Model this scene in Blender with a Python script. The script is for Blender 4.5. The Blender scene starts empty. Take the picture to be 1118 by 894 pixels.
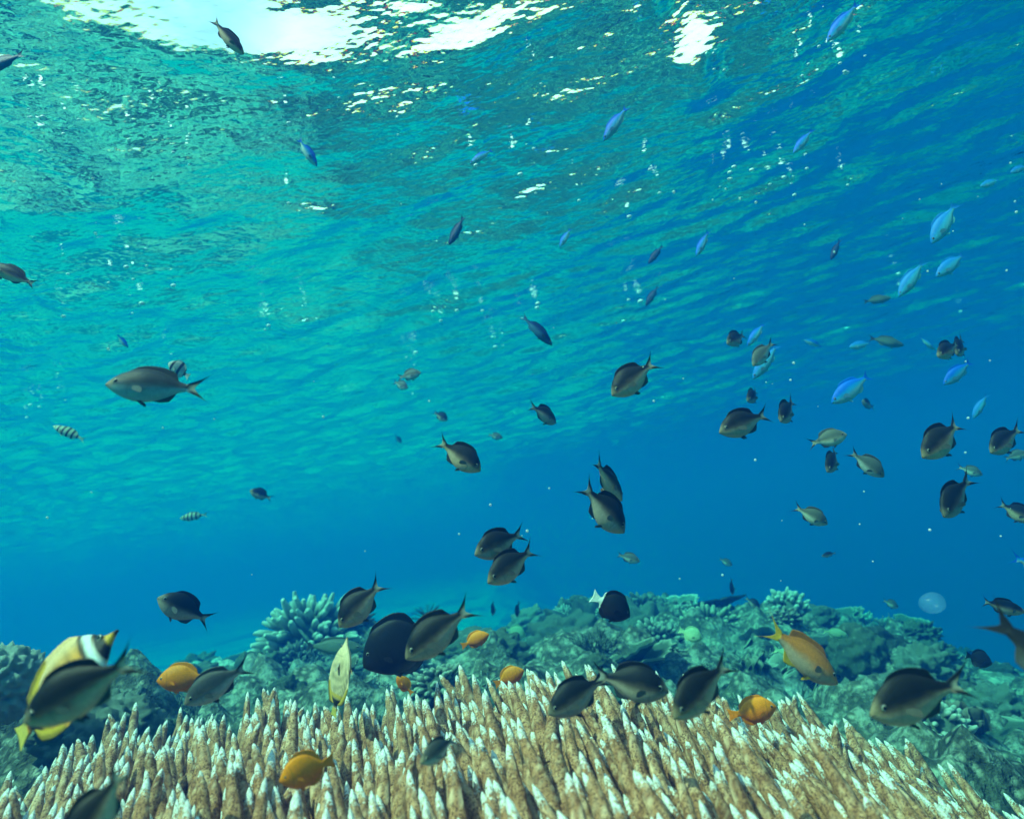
import bpy, bmesh, math, random
import numpy as np
from mathutils import Vector, Matrix

SC = bpy.context.scene
COL = SC.collection
rnd = random.Random(7)
RAD = math.radians

# ------------------------------------------------------------------ camera
PITCH, ROLL = RAD(10.3), RAD(10.0)
PW, PH, PF = 1118.0, 894.0, 770.0          # the photograph's frame and focal length in its pixels
cam_data = bpy.data.cameras.new('camera')
cam = bpy.data.objects.new('camera', cam_data)
COL.objects.link(cam)
cam_data.sensor_width = 36.0
cam_data.lens = 36.0 * PF / PW
cam_data.clip_start = 0.02
cam_data.clip_end = 600.0
CAM_M = Matrix.Rotation(math.pi / 2 + PITCH, 4, 'X') @ Matrix.Rotation(-ROLL, 4, 'Z')
cam.matrix_world = CAM_M
cam_data.dof.use_dof = True
cam_data.dof.focus_distance = 1.15
cam_data.dof.aperture_fstop = 6.0
SC.camera = cam
CAM_R = np.array(CAM_M.to_3x3())

def cam_pt(px, py, d):
    """world point seen at a pixel of the photograph, at depth d in front of the lens"""
    v = np.array([(px - PW / 2) / PF * d, -(py - PH / 2) / PF * d, -d])
    return CAM_R @ v

def to_px(p):
    v = CAM_R.T @ np.asarray(p, float)
    return PW / 2 + PF * v[0] / -v[2], PH / 2 - PF * v[1] / -v[2], -v[2]

# ------------------------------------------------------------------ light
SUN_EL, SUN_AZ = RAD(58.0), RAD(-122.0)      # azimuth from +Y towards +X: high on the left, a little behind the lens
world = bpy.data.worlds.new('World')
SC.world = world
world.use_nodes = True
nt = world.node_tree
nt.nodes.clear()
wo = nt.nodes.new('ShaderNodeOutputWorld')
bg = nt.nodes.new('ShaderNodeBackground')
sky = nt.nodes.new('ShaderNodeTexSky')
sky.sky_type = 'NISHITA'
sky.sun_disc = False
sky.sun_elevation = SUN_EL
sky.sun_rotation = SUN_AZ
sky.dust_density = 2.5
bg.inputs['Strength'].default_value = 0.15
# broken white cloud over the blue
tcw = nt.nodes.new('ShaderNodeTexCoord')
cn = nt.nodes.new('ShaderNodeTexNoise')
cn.inputs['Scale'].default_value = 1.6; cn.inputs['Detail'].default_value = 5.0
cr = nt.nodes.new('ShaderNodeValToRGB')
cr.color_ramp.elements[0].position = 0.42; cr.color_ramp.elements[1].position = 0.60
cm = nt.nodes.new('ShaderNodeMix'); cm.data_type = 'RGBA'
cm.inputs[7].default_value = (13.0, 13.2, 13.0, 1)
nt.links.new(tcw.outputs['Generated'], cn.inputs['Vector'])
nt.links.new(cn.outputs[0], cr.inputs[0])
nt.links.new(cr.outputs[0], cm.inputs[0])
nt.links.new(sky.outputs[0], cm.inputs[6])
nt.links.new(cm.outputs[2], bg.inputs['Color'])
nt.links.new(bg.outputs[0], wo.inputs['Surface'])

sun_data = bpy.data.lights.new('sun', 'SUN')
sun_data.energy = 5.0
sun_data.angle = RAD(0.6)
sun_data.color = (1.0, 0.77, 0.54)
sun = bpy.data.objects.new('sun', sun_data)
COL.objects.link(sun)
sdir = Vector((math.cos(SUN_EL) * math.sin(SUN_AZ), math.cos(SUN_EL) * math.cos(SUN_AZ), math.sin(SUN_EL)))
sun.rotation_euler = sdir.to_track_quat('Z', 'Y').to_euler()
sun.location = sdir * 30

SC.render.engine = 'CYCLES'
cy = SC.cycles
cy.use_denoising = True
cy.denoiser = 'OPENIMAGEDENOISE'
cy.max_bounces = 6
cy.diffuse_bounces = 2
cy.glossy_bounces = 3
cy.transmission_bounces = 4
cy.volume_bounces = 2
cy.transparent_max_bounces = 12
cy.sample_clamp_indirect = 6.0
vs = SC.view_settings
vs.view_transform = 'Standard'
vs.look = 'None'
vs.exposure = 0.80
vs.gamma = 1.0
vs.use_curve_mapping = False

# ------------------------------------------------------------------ numpy noise
def _hash(ix, iy, iz, seed):
    with np.errstate(over='ignore'):
        h = (ix.astype(np.int64) * 374761393 + iy.astype(np.int64) * 668265263 + iz.astype(np.int64) * 2147483647 + seed * 1274126177) & 0xffffffff
        h = ((h ^ (h >> 13)) * 1274126177) & 0xffffffff
        h = ((h ^ (h >> 16)) * 2246822519) & 0xffffffff
        h = h ^ (h >> 15)
    return (h & 0xffff) / 65535.0

def vnoise(x, y, z=None, seed=0):
    """smooth value noise, -1..1"""
    x = np.asarray(x, float); y = np.asarray(y, float)
    z = np.zeros_like(x) if z is None else np.asarray(z, float)
    x0, y0, z0 = np.floor(x), np.floor(y), np.floor(z)
    fx, fy, fz = x - x0, y - y0, z - z0
    fx, fy, fz = [f * f * f * (f * (f * 6 - 15) + 10) for f in (fx, fy, fz)]
    r = 0
    for dx in (0, 1):
        wx = fx if dx else 1 - fx
        for dy in (0, 1):
            wy = fy if dy else 1 - fy
            for dz in (0, 1):
                wz = fz if dz else 1 - fz
                r = r + wx * wy * wz * _hash(x0 + dx, y0 + dy, z0 + dz, seed)
    return r * 2 - 1

def fbm(x, y, z=None, seed=0, octaves=4, gain=0.5, lac=2.03):
    a, r, k = 1.0, 0, 1.0
    for o in range(octaves):
        r = r + a * vnoise(x * k + 17.3 * o, y * k - 9.1 * o, None if z is None else z * k + 3.7 * o, seed + o)
        a *= gain; k *= lac
    return r

def worley(x, y, z=None, seed=0):
    """distance to the nearest random point (cell size 1)"""
    x = np.asarray(x, float); y = np.asarray(y, float)
    z3 = z is not None
    z = np.asarray(z, float) if z3 else np.zeros_like(x)
    x0, y0, z0 = np.floor(x), np.floor(y), np.floor(z)
    best = np.full(x.shape, 9.0)
    for dx in (-1, 0, 1):
        for dy in (-1, 0, 1):
            for dz in ((-1, 0, 1) if z3 else (0,)):
                cx, cy_, cz = x0 + dx, y0 + dy, z0 + dz
                px = cx + _hash(cx, cy_, cz, seed); py = cy_ + _hash(cx, cy_, cz, seed + 11)
                pz = cz + _hash(cx, cy_, cz, seed + 23) if z3 else 0
                d = (px - x) ** 2 + (py - y) ** 2 + ((pz - z) ** 2 if z3 else 0)
                best = np.minimum(best, d)
    return np.sqrt(best)

# ------------------------------------------------------------------ mesh helpers
def np_mesh(name, verts, faces, smooth=True, attrs=None, mat_idx=None):
    """mesh from numpy arrays; faces is an (n,4) or (n,3) array, or a list of such arrays"""
    me = bpy.data.meshes.new(name)
    fl = faces if isinstance(faces, list) else [faces]
    verts = np.asarray(verts, np.float32)
    loops = np.concatenate([np.asarray(f, np.int32).ravel() for f in fl])
    sizes = np.concatenate([np.full(len(f), np.asarray(f).shape[1], np.int32) for f in fl])
    starts = np.concatenate([[0], np.cumsum(sizes)[:-1]]).astype(np.int32)
    me.vertices.add(len(verts)); me.vertices.foreach_set('co', verts.ravel())
    me.loops.add(len(loops)); me.loops.foreach_set('vertex_index', loops)
    me.polygons.add(len(sizes)); me.polygons.foreach_set('loop_start', starts)
    me.polygons.foreach_set('use_smooth', np.full(len(sizes), smooth))
    if mat_idx is not None:
        me.polygons.foreach_set('material_index', np.asarray(mat_idx, np.int32))
    for k, v in (attrs or {}).items():
        v = np.asarray(v, np.float32)
        if v.ndim == 1:
            a = me.attributes.new(k, 'FLOAT', 'POINT'); a.data.foreach_set('value', v)
        else:
            if v.shape[1] == 3: v = np.concatenate([v, np.ones((len(v), 1), np.float32)], 1)
            a = me.attributes.new(k, 'FLOAT_COLOR', 'POINT'); a.data.foreach_set('color', v.ravel())
    me.update(calc_edges=True)
    me.validate()
    return me

def grid_faces(nu, nv, off=0, wrap_v=False, flip=False):
    u = np.arange(nu - 1)[:, None]; v = np.arange(nv if wrap_v else nv - 1)[None, :]
    v1 = (v + 1) % nv
    a = u * nv + v; b = u * nv + v1; c = (u + 1) * nv + v1; d = (u + 1) * nv + v
    f = np.stack([a, d, c, b] if flip else [a, b, c, d], -1).reshape(-1, 4)
    return f + off

def link(name, me, mat=None, parent=None, loc=None):
    o = bpy.data.objects.new(name, me)
    COL.objects.link(o)
    if mat is not None and not me.materials:
        for m in (mat if isinstance(mat, (list, tuple)) else [mat]):
            me.materials.append(m)
    if parent is not None: o.parent = parent
    if loc is not None: o.location = loc
    return o

def tag(o, label=None, cat=None, group=None, kind=None):
    if label: o['label'] = label
    if cat: o['category'] = cat
    if group: o['group'] = group
    if kind: o['kind'] = kind
    return o

# ------------------------------------------------------------------ material helpers
class NT:
    def __init__(self, name):
        self.m = bpy.data.materials.new(name); self.m.use_nodes = True
        self.t = self.m.node_tree; self.t.nodes.clear()
        self.out = self.n('ShaderNodeOutputMaterial')
    def n(self, typ, **kw):
        nd = self.t.nodes.new(typ)
        for k, v in kw.items():
            if k.startswith('i_'):
                nd.inputs[k[2:].replace('_', ' ')].default_value = v
            else: setattr(nd, k, v)
        return nd
    def l(self, a, b): self.t.links.new(a, b)
    def math(self, op, a, b=None, clamp=False):
        nd = self.n('ShaderNodeMath', operation=op, use_clamp=clamp)
        for i, v in enumerate((a, b)):
            if v is None: continue
            if isinstance(v, (int, float)): nd.inputs[i].default_value = v
            else: self.l(v, nd.inputs[i])
        return nd.outputs[0]
    def ramp(self, fac, stops):
        r = self.n('ShaderNodeValToRGB')
        e = r.color_ramp.elements
        while len(e) < len(stops): e.new(0.5)
        for el, (p, c) in zip(e, stops):
            el.position = p
            el.color = c if len(c) == 4 else (*c, 1)
        self.l(fac, r.inputs[0])
        return r.outputs[0]
    def mix(self, fac, a, b, blend='MIX'):
        m = self.n('ShaderNodeMix', data_type='RGBA', blend_type=blend)
        for s, v in ((m.inputs[0], fac), (m.inputs[6], a), (m.inputs[7], b)):
            if isinstance(v, (int, float)): s.default_value = v
            elif isinstance(v, tuple): s.default_value = v if len(v) == 4 else (*v, 1)
            else: self.l(v, s)
        return m.outputs[2]
    def noise(self, vec, scale, detail=3, rough=0.55, typ='FBM'):
        nd = self.n('ShaderNodeTexNoise', noise_type=typ)
        nd.inputs['Scale'].default_value = scale; nd.inputs['Detail'].default_value = detail
        nd.inputs['Roughness'].default_value = rough
        if vec is not None: self.l(vec, nd.inputs['Vector'])
        return nd.outputs[0]
    def voronoi(self, vec, scale, feature='F1', out=0):
        nd = self.n('ShaderNodeTexVoronoi', feature=feature)
        nd.inputs['Scale'].default_value = scale
        if vec is not None: self.l(vec, nd.inputs['Vector'])
        return nd.outputs[out]
    def mapping(self, vec, scale=(1, 1, 1), rot=(0, 0, 0)):
        nd = self.n('ShaderNodeMapping')
        nd.inputs['Scale'].default_value = scale; nd.inputs['Rotation'].default_value = rot
        self.l(vec, nd.inputs['Vector'])
        return nd.outputs[0]
    def bump(self, h, strength, dist, prev=None):
        b = self.n('ShaderNodeBump')
        b.inputs['Strength'].default_value = strength; b.inputs['Distance'].default_value = dist
        self.l(h, b.inputs['Height'])
        if prev is not None: self.l(prev, b.inputs['Normal'])
        return b.outputs[0]

# ------------------------------------------------------------------ water surface
SURF_Z = 1.15
WAVE_DIR = RAD(0)
def water_material():
    t = NT('sea_surface_water')
    pos = t.n('ShaderNodeNewGeometry').outputs['Position']
    m1 = t.mapping(pos, (1 / WS, 1 / WS, 1.0))
    # fine capillary ripples on top of the modelled waves, stretched along the crests
    n1 = t.noise(t.mapping(m1, (4.6, 6.2, 1), (0, 0, RAD(25))), 1.0, 3.0, 0.6)
    n2 = t.noise(t.mapping(m1, (24.0, 32.0, 1), (0, 0, RAD(-12))), 1.0, 2.0, 0.5)
    calm = t.ramp(t.noise(m1, 1.3, 3, .6), [(.34, (.5, .5, .5)), (.66, (1.1, 1.1, 1.1))])
    far = t.n('ShaderNodeMapRange'); far.inputs[1].default_value = 1.6; far.inputs[2].default_value = 4.0; far.inputs[3].default_value = .6; far.inputs[4].default_value = 1.5
    ln = t.n('ShaderNodeVectorMath', operation='LENGTH'); t.l(pos, ln.inputs[0]); t.l(ln.outputs['Value'], far.inputs[0])
    calm = t.math('MULTIPLY', calm, far.outputs[0])
    n1 = t.math('MULTIPLY', n1, calm); n2 = t.math('MULTIPLY', n2, calm)
    b = t.bump(n1, 1.0, RIP1)
    b = t.bump(n2, 1.0, RIP2, b)
    fr = []
    for ior in (1.323, 1.332, 1.343):
        f = t.n('ShaderNodeFresnel'); f.inputs['IOR'].default_value = ior
        t.l(b, f.inputs['Normal']); fr.append(f.outputs[0])
    cf = t.n('ShaderNodeCombineColor'); ct = t.n('ShaderNodeCombineColor')
    for i in range(3):
        t.l(fr[i], cf.inputs[i]); t.l(t.math('SUBTRACT', 1.0, fr[i], True), ct.inputs[i])
    tr = t.n('ShaderNodeBsdfTransparent'); t.l(ct.outputs[0], tr.inputs['Color'])
    gl = t.n('ShaderNodeBsdfGlossy'); t.l(cf.outputs[0], gl.inputs['Color']); gl.inputs['Roughness'].default_value = 0.02
    t.l(b, gl.inputs['Normal'])
    ad = t.n('ShaderNodeAddShader'); t.l(tr.outputs[0], ad.inputs[0]); t.l(gl.outputs[0], ad.inputs[1])
    t.l(ad.outputs[0], t.out.inputs['Surface'])
    return t.m
RIP1, RIP2 = 0.0175, 0.0024

def axis(lo, hi, dlo, dhi, step, grow):
    c = list(np.arange(dlo, dhi, step))
    s = step
    while c[-1] < hi: s *= grow; c.append(c[-1] + s)
    s = step
    while c[0] > lo: s *= grow; c.insert(0, c[0] - s)
    return np.array(c)

WS = SURF_Z / 1.55
def wave_height(X, Y):
    X = X / WS; Y = Y / WS
    r = np.hypot(X, Y)
    h = np.zeros_like(X)
    rough = .55 + 1.0 * np.clip((r - 1.9) / 2.2, 0, 1) + .8 * np.clip((r - 4) / 5, 0, 1.5)
    g = np.random.default_rng(5)
    # crests run towards the far left, so the waves travel along this heading
    for lam, amp, n in ((2.6, .006, 3), (1.3, .0065, 5), (.62, .0056, 7), (.30, .0034, 9)):
        for k in range(n):
            a = RAD(62) + g.normal(0, .42)
            l = lam * g.uniform(.75, 1.3); ph = g.uniform(0, 6.28)
            wx = X + .35 * lam * vnoise(X / lam / 1.4, Y / lam / 1.4, seed=k)
            wy = Y + .35 * lam * vnoise(X / lam / 1.4, Y / lam / 1.4, seed=k + 40)
            w = np.sin((wx * math.cos(a) + wy * math.sin(a)) * 2 * math.pi / l + ph)
            h += amp / math.sqrt(n) * (w + .25 * w * w) * (rough if lam < 1 else 1)
    h += .009 * rough * fbm(X / .42, Y / .42, seed=3, octaves=3, gain=.48)
    # steeper faces of the swell, through which the sky is seen from below
    for px, py, w, l, tilt in ((60, -75, .40, .16, .20), (190, 24, .28, .12, .19), (330, 46, .22, .09, .17), (575, 10, .18, .07, .20), (752, 42, .05, .24, .17)):
        d = cam_pt(px, py, 1.0)
        P = d * (1.55 / d[2])
        f = np.array([P[0], P[1]]) / math.hypot(P[0], P[1])
        u = (X - P[0]) * f[1] - (Y - P[1]) * f[0]; v = (X - P[0]) * f[0] + (Y - P[1]) * f[1]
        u = u + .25 * w * fbm(X / .3, Y / .3, seed=9, octaves=3); v = v + .5 * l * fbm(X / .3, Y / .3, seed=19, octaves=3)
        h += -tilt * v * np.exp(-.5 * ((u / w) ** 2 + (v / l) ** 2) ** 1.3)
    return h * WS

def build_water():
    xs = axis(-70, 70, -5.5, 5.0, .03, 1.07)
    ys = axis(-25, 80, .3, 8.0, .03, 1.06)
    X, Y = np.meshgrid(xs, ys, indexing='ij')
    Z = SURF_Z + wave_height(X, Y)
    me = np_mesh('sea_surface', np.stack([X, Y, Z], -1).reshape(-1, 3), grid_faces(len(xs), len(ys), flip=True))
    o = link('sea_surface', me, water_material())
    tag(o, kind='structure')
    return o

# ------------------------------------------------------------------ water body (the haze of the sea)
def build_haze():
    b = bmesh.new()
    bmesh.ops.create_cube(b, size=1)
    x0, x1, y0, y1, z0, z1 = -72, 72, -27, 84, -16.0, SURF_Z + .35
    for v in b.verts:
        v.co = Vector((x0 if v.co.x < 0 else x1, y0 if v.co.y < 0 else y1, z0 if v.co.z < 0 else z1))
    me = bpy.data.meshes.new('haze'); b.to_mesh(me); b.free()
    t = NT('sea_water_haze')
    p = t.n('ShaderNodeVolumePrincipled')
    p.inputs['Color'].default_value = HAZE_COL
    p.inputs['Absorption Color'].default_value = HAZE_ABS
    p.inputs['Density'].default_value = HAZE_DENS
    p.inputs['Anisotropy'].default_value = HAZE_G
    t.l(p.outputs[0], t.out.inputs['Volume'])
    o = link('haze', me, t.m)
    tag(o, 'blue green sea water filling the whole view', 'water', kind='stuff')
    return o
HAZE_COL, HAZE_ABS, HAZE_DENS, HAZE_G = (.001, .0305, .158, 1), (.0, .785, .745, 1), .45, .12
# ------------------------------------------------------------------ seabed: a reef slope with sand beyond it
CTRL = [
    (0, 805, 1.5), (110, 830, 1.5), (230, 870, 1.5), (400, 870, 1.5), (600, 860, 1.5), (800, 870, 1.5), (1000, 885, 1.5), (1118, 905, 1.5),
    (0, 775, 2.0), (110, 795, 2.0), (230, 815, 2.0), (400, 800, 2.0), (600, 785, 2.0), (800, 780, 2.0), (950, 795, 2.0), (1118, 825, 2.0), (1300, 880, 2.0),
    (60, 775, 2.6), (250, 765, 2.6), (400, 760, 2.6), (520, 755, 2.6), (650, 730, 2.6), (800, 725, 2.6), (950, 740, 2.6), (1118, 775, 2.6), (1300, 840, 2.6),
    (60, 765, 3.3), (200, 745, 3.3), (300, 728, 3.3), (420, 722, 3.3), (520, 732, 3.3), (600, 702, 3.3), (720, 695, 3.3), (850, 700, 3.3), (950, 712, 3.3), (1118, 752, 3.3), (1300, 800, 3.3),
    (60, 750, 4.2), (200, 742, 4.2), (330, 728, 4.2), (450, 722, 4.2), (540, 728, 4.2), (600, 680, 4.2), (700, 672, 4.2), (800, 678, 4.2), (900, 698, 4.2), (1000, 712, 4.2), (1118, 742, 4.2),
    (250, 738, 5.5), (450, 718, 5.5), (545, 722, 5.5), (620, 694, 5.5), (760, 692, 5.5), (900, 702, 5.5), (1118, 742, 5.5)]
_cp = np.array([cam_pt(*c) for c in CTRL])

def seabed_base(X, Y):
    X = np.asarray(X, float); Y = np.asarray(Y, float)
    num = 0; den = 0
    for p in _cp:
        w = 1.0 / ((X - p[0]) ** 2 + (Y - p[1]) ** 2 + .02) ** 2.2
        num = num + w * p[2]; den = den + w
    near = num / den
    far = -1.9 - .55 * np.clip(X - 2.6, 0, 40) - .10 * np.clip(Y - 6, 0, 60) * np.clip((X + 2) / 4, 0, 1)
    far = np.maximum(far, -13.5)
    dist = np.hypot(X - .1, Y - 3.2)
    k = np.clip((dist - 2.7) / 1.8, 0, 1); k = k * k * (3 - 2 * k)
    return near * (1 - k) + far * k, k

def seabed_height(X, Y):
    z, k = seabed_base(X, Y)
    a = 1 - .75 * k
    z = z + a * .10 * fbm(X / .9, Y / .9, seed=31, octaves=2)
    w1 = worley(X / .42 + .3 * vnoise(X * 4, Y * 4, seed=2), Y / .42, seed=5)
    w2 = worley(X / .17 + .3 * vnoise(X * 9, Y * 9, seed=6), Y / .17, seed=8)
    w3 = worley(X / .07, Y / .07, seed=9)
    return z + a * (.16 * (.55 - w1) + .10 * (.5 - w2) + .045 * (.5 - w3) + .035 * fbm(X / .11, Y / .11, seed=50, octaves=2))

def reef_material(name, cols, scale=1.0, bump=.035, tipattr='tip', rough=.85):
    """mottled living rock: several colours broken up by noise, polyps as a fine cell pattern"""
    t = NT(name)
    oc = t.n('ShaderNodeTexCoord').outputs['Object']
    p = t.n('ShaderNodeBsdfPrincipled'); p.inputs['Roughness'].default_value = rough
    p.inputs['Specular IOR Level'].default_value = .2
    n1 = t.noise(oc, 3.2 * scale, 5, .65)
    n2 = t.noise(oc, 14 * scale, 4, .7)
    c = t.ramp(n1, [(.32, cols[0]), (.46, cols[1]), (.56, cols[2]), (.68, cols[3])])
    c2 = t.ramp(n2, [(.40, cols[1]), (.50, cols[3]), (.62, cols[0])])
    c = t.mix(.45, c, c2)
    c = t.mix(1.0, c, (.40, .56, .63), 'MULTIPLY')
    cell = t.voronoi(oc, 60 * scale)
    c = t.mix(t.ramp(cell, [(.15, (.55, .55, .55)), (.5, (0, 0, 0))]), c, cols[4])
    if tipattr:
        at = t.n('ShaderNodeAttribute', attribute_name=tipattr)
        c = t.mix(at.outputs['Fac'], c, cols[4])
    t.l(c, p.inputs['Base Color'])
    b = t.bump(cell, .6, bump * .35 / scale)
    b = t.bump(n2, .8, bump / scale, b)
    t.l(b, p.inputs['Normal'])
    t.l(p.outputs[0], t.out.inputs['Surface'])
    return t.m

def seabed_material():
    t = NT('reef_rock_and_sand')
    pos = t.n('ShaderNodeNewGeometry').outputs['Position']
    p = t.n('ShaderNodeBsdfPrincipled'); p.inputs['Roughness'].default_value = .9
    p.inputs['Specular IOR Level'].default_value = .15
    n1 = t.noise(pos, 2.6, 5, .65); n2 = t.noise(pos, 17, 4, .7); n3 = t.noise(pos, 60, 3, .7)
    rock = t.ramp(n1, [(.34, (.02, .024, .020)), (.46, (.10, .11, .075)), (.54, (.04, .048, .036)), (.64, (.21, .22, .17))])
    r2 = t.ramp(n2, [(.38, (.014, .016, .014)), (.50, (.09, .095, .07)), (.61, (.42, .44, .36))])
    rock = t.mix(.5, rock, r2)
    cell = t.voronoi(pos, 38)
    rock = t.mix(t.ramp(cell, [(.1, (.5, .5, .5)), (.42, (0, 0, 0))]), rock, (.5, .48, .36))
    sandc = t.ramp(n3, [(.35, (.34, .33, .28)), (.65, (.52, .51, .45))])
    at = t.n('ShaderNodeAttribute', attribute_name='sand').outputs['Fac']
    t.l(t.mix(at, rock, sandc), p.inputs['Base Color'])
    b = t.bump(cell, .5, .012); b = t.bump(n2, .9, .03, b); b = t.bump(n3, .5, .006, b)
    t.l(b, p.inputs['Normal'])
    t.l(p.outputs[0], t.out.inputs['Surface'])
    return t.m

def build_seabed():
    xs = axis(-73, 73, -2.6, 3.4, .022, 1.07); ys = axis(-28, 85, 1.0, 5.8, .022, 1.07)
    X, Y = np.meshgrid(xs, ys, indexing='ij')
    Z = np.maximum(seabed_height(X, Y), -14.5)
    Zb, k = seabed_base(X, Y)
    n = fbm(X / 1.5, Y / 1.5, seed=70, octaves=4, gain=.6)
    sand = np.clip((n + .34) / .22, 0, 1) * np.clip((k - .25) / .3, 0, 1)
    # pale sand added in the hollows to brighten the reef's reflection in the surface
    sand = np.maximum(sand, .85 * np.clip((Zb - Z - .035) / .03, 0, 1) * (1 - k))
    sand = np.maximum(sand, np.clip((n + .5) / .22, 0, 1) * np.clip((-X - .9) / .5, 0, 1) * np.clip((Y - 2.3) / .6, 0, 1))  # sand added beyond the left reef, lightening its dark mirror image overhead
    me = np_mesh('seabed', np.stack([X, Y, Z], -1).reshape(-1, 3), grid_faces(len(xs), len(ys), flip=True), attrs={'sand': sand.ravel()})
    return tag(link('seabed', me, seabed_material()), kind='structure')

# ------------------------------------------------------------------ coral shapes (unit size: about 1 m across the radius, standing on z = 0)
def ico(sub):
    b = bmesh.new(); bmesh.ops.create_icosphere(b, subdivisions=sub, radius=1)
    b.verts.ensure_lookup_table()
    v = np.array([x.co[:] for x in b.verts]); f = np.array([[q.index for q in p.verts] for p in b.faces])
    b.free()
    return v, f
ICO = {}
def get_ico(s):
    if s not in ICO: ICO[s] = ico(s)
    return ICO[s][0].copy(), ICO[s][1]

class Acc:
    """collects pieces of ONE colony into one mesh"""
    def __init__(self): self.v, self.f3, self.f4, self.a, self.n = [], [], [], [], 0
    def add(self, v, f, tip=None):
        f = np.asarray(f) + self.n
        (self.f4 if f.shape[1] == 4 else self.f3).append(f)
        self.v.append(v); self.a.append(np.zeros(len(v)) if tip is None else tip); self.n += len(v)
    def mesh(self, name):
        fl = [np.concatenate(x) for x in (self.f4, self.f3) if x]
        return np_mesh(name, np.concatenate(self.v), fl, attrs={'tip': np.concatenate(self.a)})

def frame_from(d):
    d = np.asarray(d, float); d = d / np.linalg.norm(d)
    a = np.array([0, 0, 1.0]) if abs(d[2]) < .9 else np.array([1.0, 0, 0])
    x = np.cross(a, d); x /= np.linalg.norm(x)
    return x, np.cross(d, x), d

def tube(path, rad, n=8, close=True):
    """tapered tube along a path of points"""
    path = np.asarray(path, float); rad = np.asarray(rad, float)
    tan = np.gradient(path, axis=0)
    ang = np.arange(n) * 2 * math.pi / n
    rings = []
    for p, r, t in zip(path, rad, tan):
        x, y, _ = frame_from(t)
        rings.append(p + r * (np.cos(ang)[:, None] * x + np.sin(ang)[:, None] * y))
    return np.concatenate(rings), grid_faces(len(path), n, wrap_v=True)

def bumpy(v, amp, sc, seed):
    """push a lumpy solid in and out along its own radius"""
    c = v.mean(0); d = v - c
    L = np.linalg.norm(d, axis=1, keepdims=True)
    k = amp * (.5 - worley(v[:, 0] * sc, v[:, 1] * sc, v[:, 2] * sc, seed))[:, None]
    return v + d / np.maximum(L, 1e-6) * k

def coral_head(seed, nf=90, fat=1.0, ln=.42):
    """cauliflower head: stubby fingers all over a dome"""
    g = np.random.default_rng(seed); A = Acc()
    v, f = get_ico(3)
    v = v * np.array([.62, .62, .55]) + np.array([0, 0, .28]); A.add(bumpy(v, .2, 4, seed), f)
    i = np.arange(nf) + .5
    ph = np.arccos(1 - 1.25 * i / nf); th = math.pi * (1 + 5 ** .5) * i
    for p, t_ in zip(ph, th):
        d = np.array([math.sin(p) * math.cos(t_), math.sin(p) * math.sin(t_), math.cos(p)]) + g.normal(0, .13, 3)
        d /= np.linalg.norm(d)
        L = ln * g.uniform(.75, 1.25); s0 = np.array([0, 0, .28]) + d * np.array([.5, .5, .45])
        bend = g.normal(0, .12, 3); n = 7
        s = np.linspace(0, 1, n)[:, None]
        path = s0 + d * L * s + bend * s ** 2 * L
        r = .085 * fat * g.uniform(.8, 1.2)
        rad = r * np.array([.75, .8, .86, .96, 1.04, .95, .55])
        tv, tf = tube(path, rad, 8)
        tv = tv + .022 * vnoise(tv[:, 0] * 14, tv[:, 1] * 14, tv[:, 2] * 14, seed)[:, None] * d
        A.add(tv, tf, np.repeat(np.array([0, 0, 0, .1, .35, .7, .9]), 8))
        A.add(np.array([path[-1] + d * r * .15] + list(tv[-8:])), np.array([[0, 1 + k, 1 + (k + 1) % 8] for k in range(8)]), np.full(9, .9))
    return A.mesh('coral_head')

def boulder_coral(seed, lump=.28, sc=2.2, flat=.75, sub=5):
    v, f = get_ico(sub)
    w = worley(v[:, 0] * sc, v[:, 1] * sc, v[:, 2] * sc, seed)
    w2 = worley(v[:, 0] * sc * 3.1, v[:, 1] * sc * 3.1, v[:, 2] * sc * 3.1, seed + 3)
    r = .85 + lump * (.6 - w) + .28 * lump * (.5 - w2) + .06 * fbm(v[:, 0] * 1.3, v[:, 1] * 1.3, v[:, 2] * 1.3, seed) + .035 * fbm(v[:, 0] * 8, v[:, 1] * 8, v[:, 2] * 8, seed + 7, 3, .6) + .05 * (.5 - worley(v[:, 0] * 9, v[:, 1] * 9, v[:, 2] * 9, seed + 9))
    v = v * r[:, None] * np.array([1, 1, flat]); v[:, 2] += flat * .35
    A = Acc(); A.add(v, f, np.clip((.28 - w2) * 2.2, 0, .8)); return A.mesh('boulder_coral')

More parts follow.
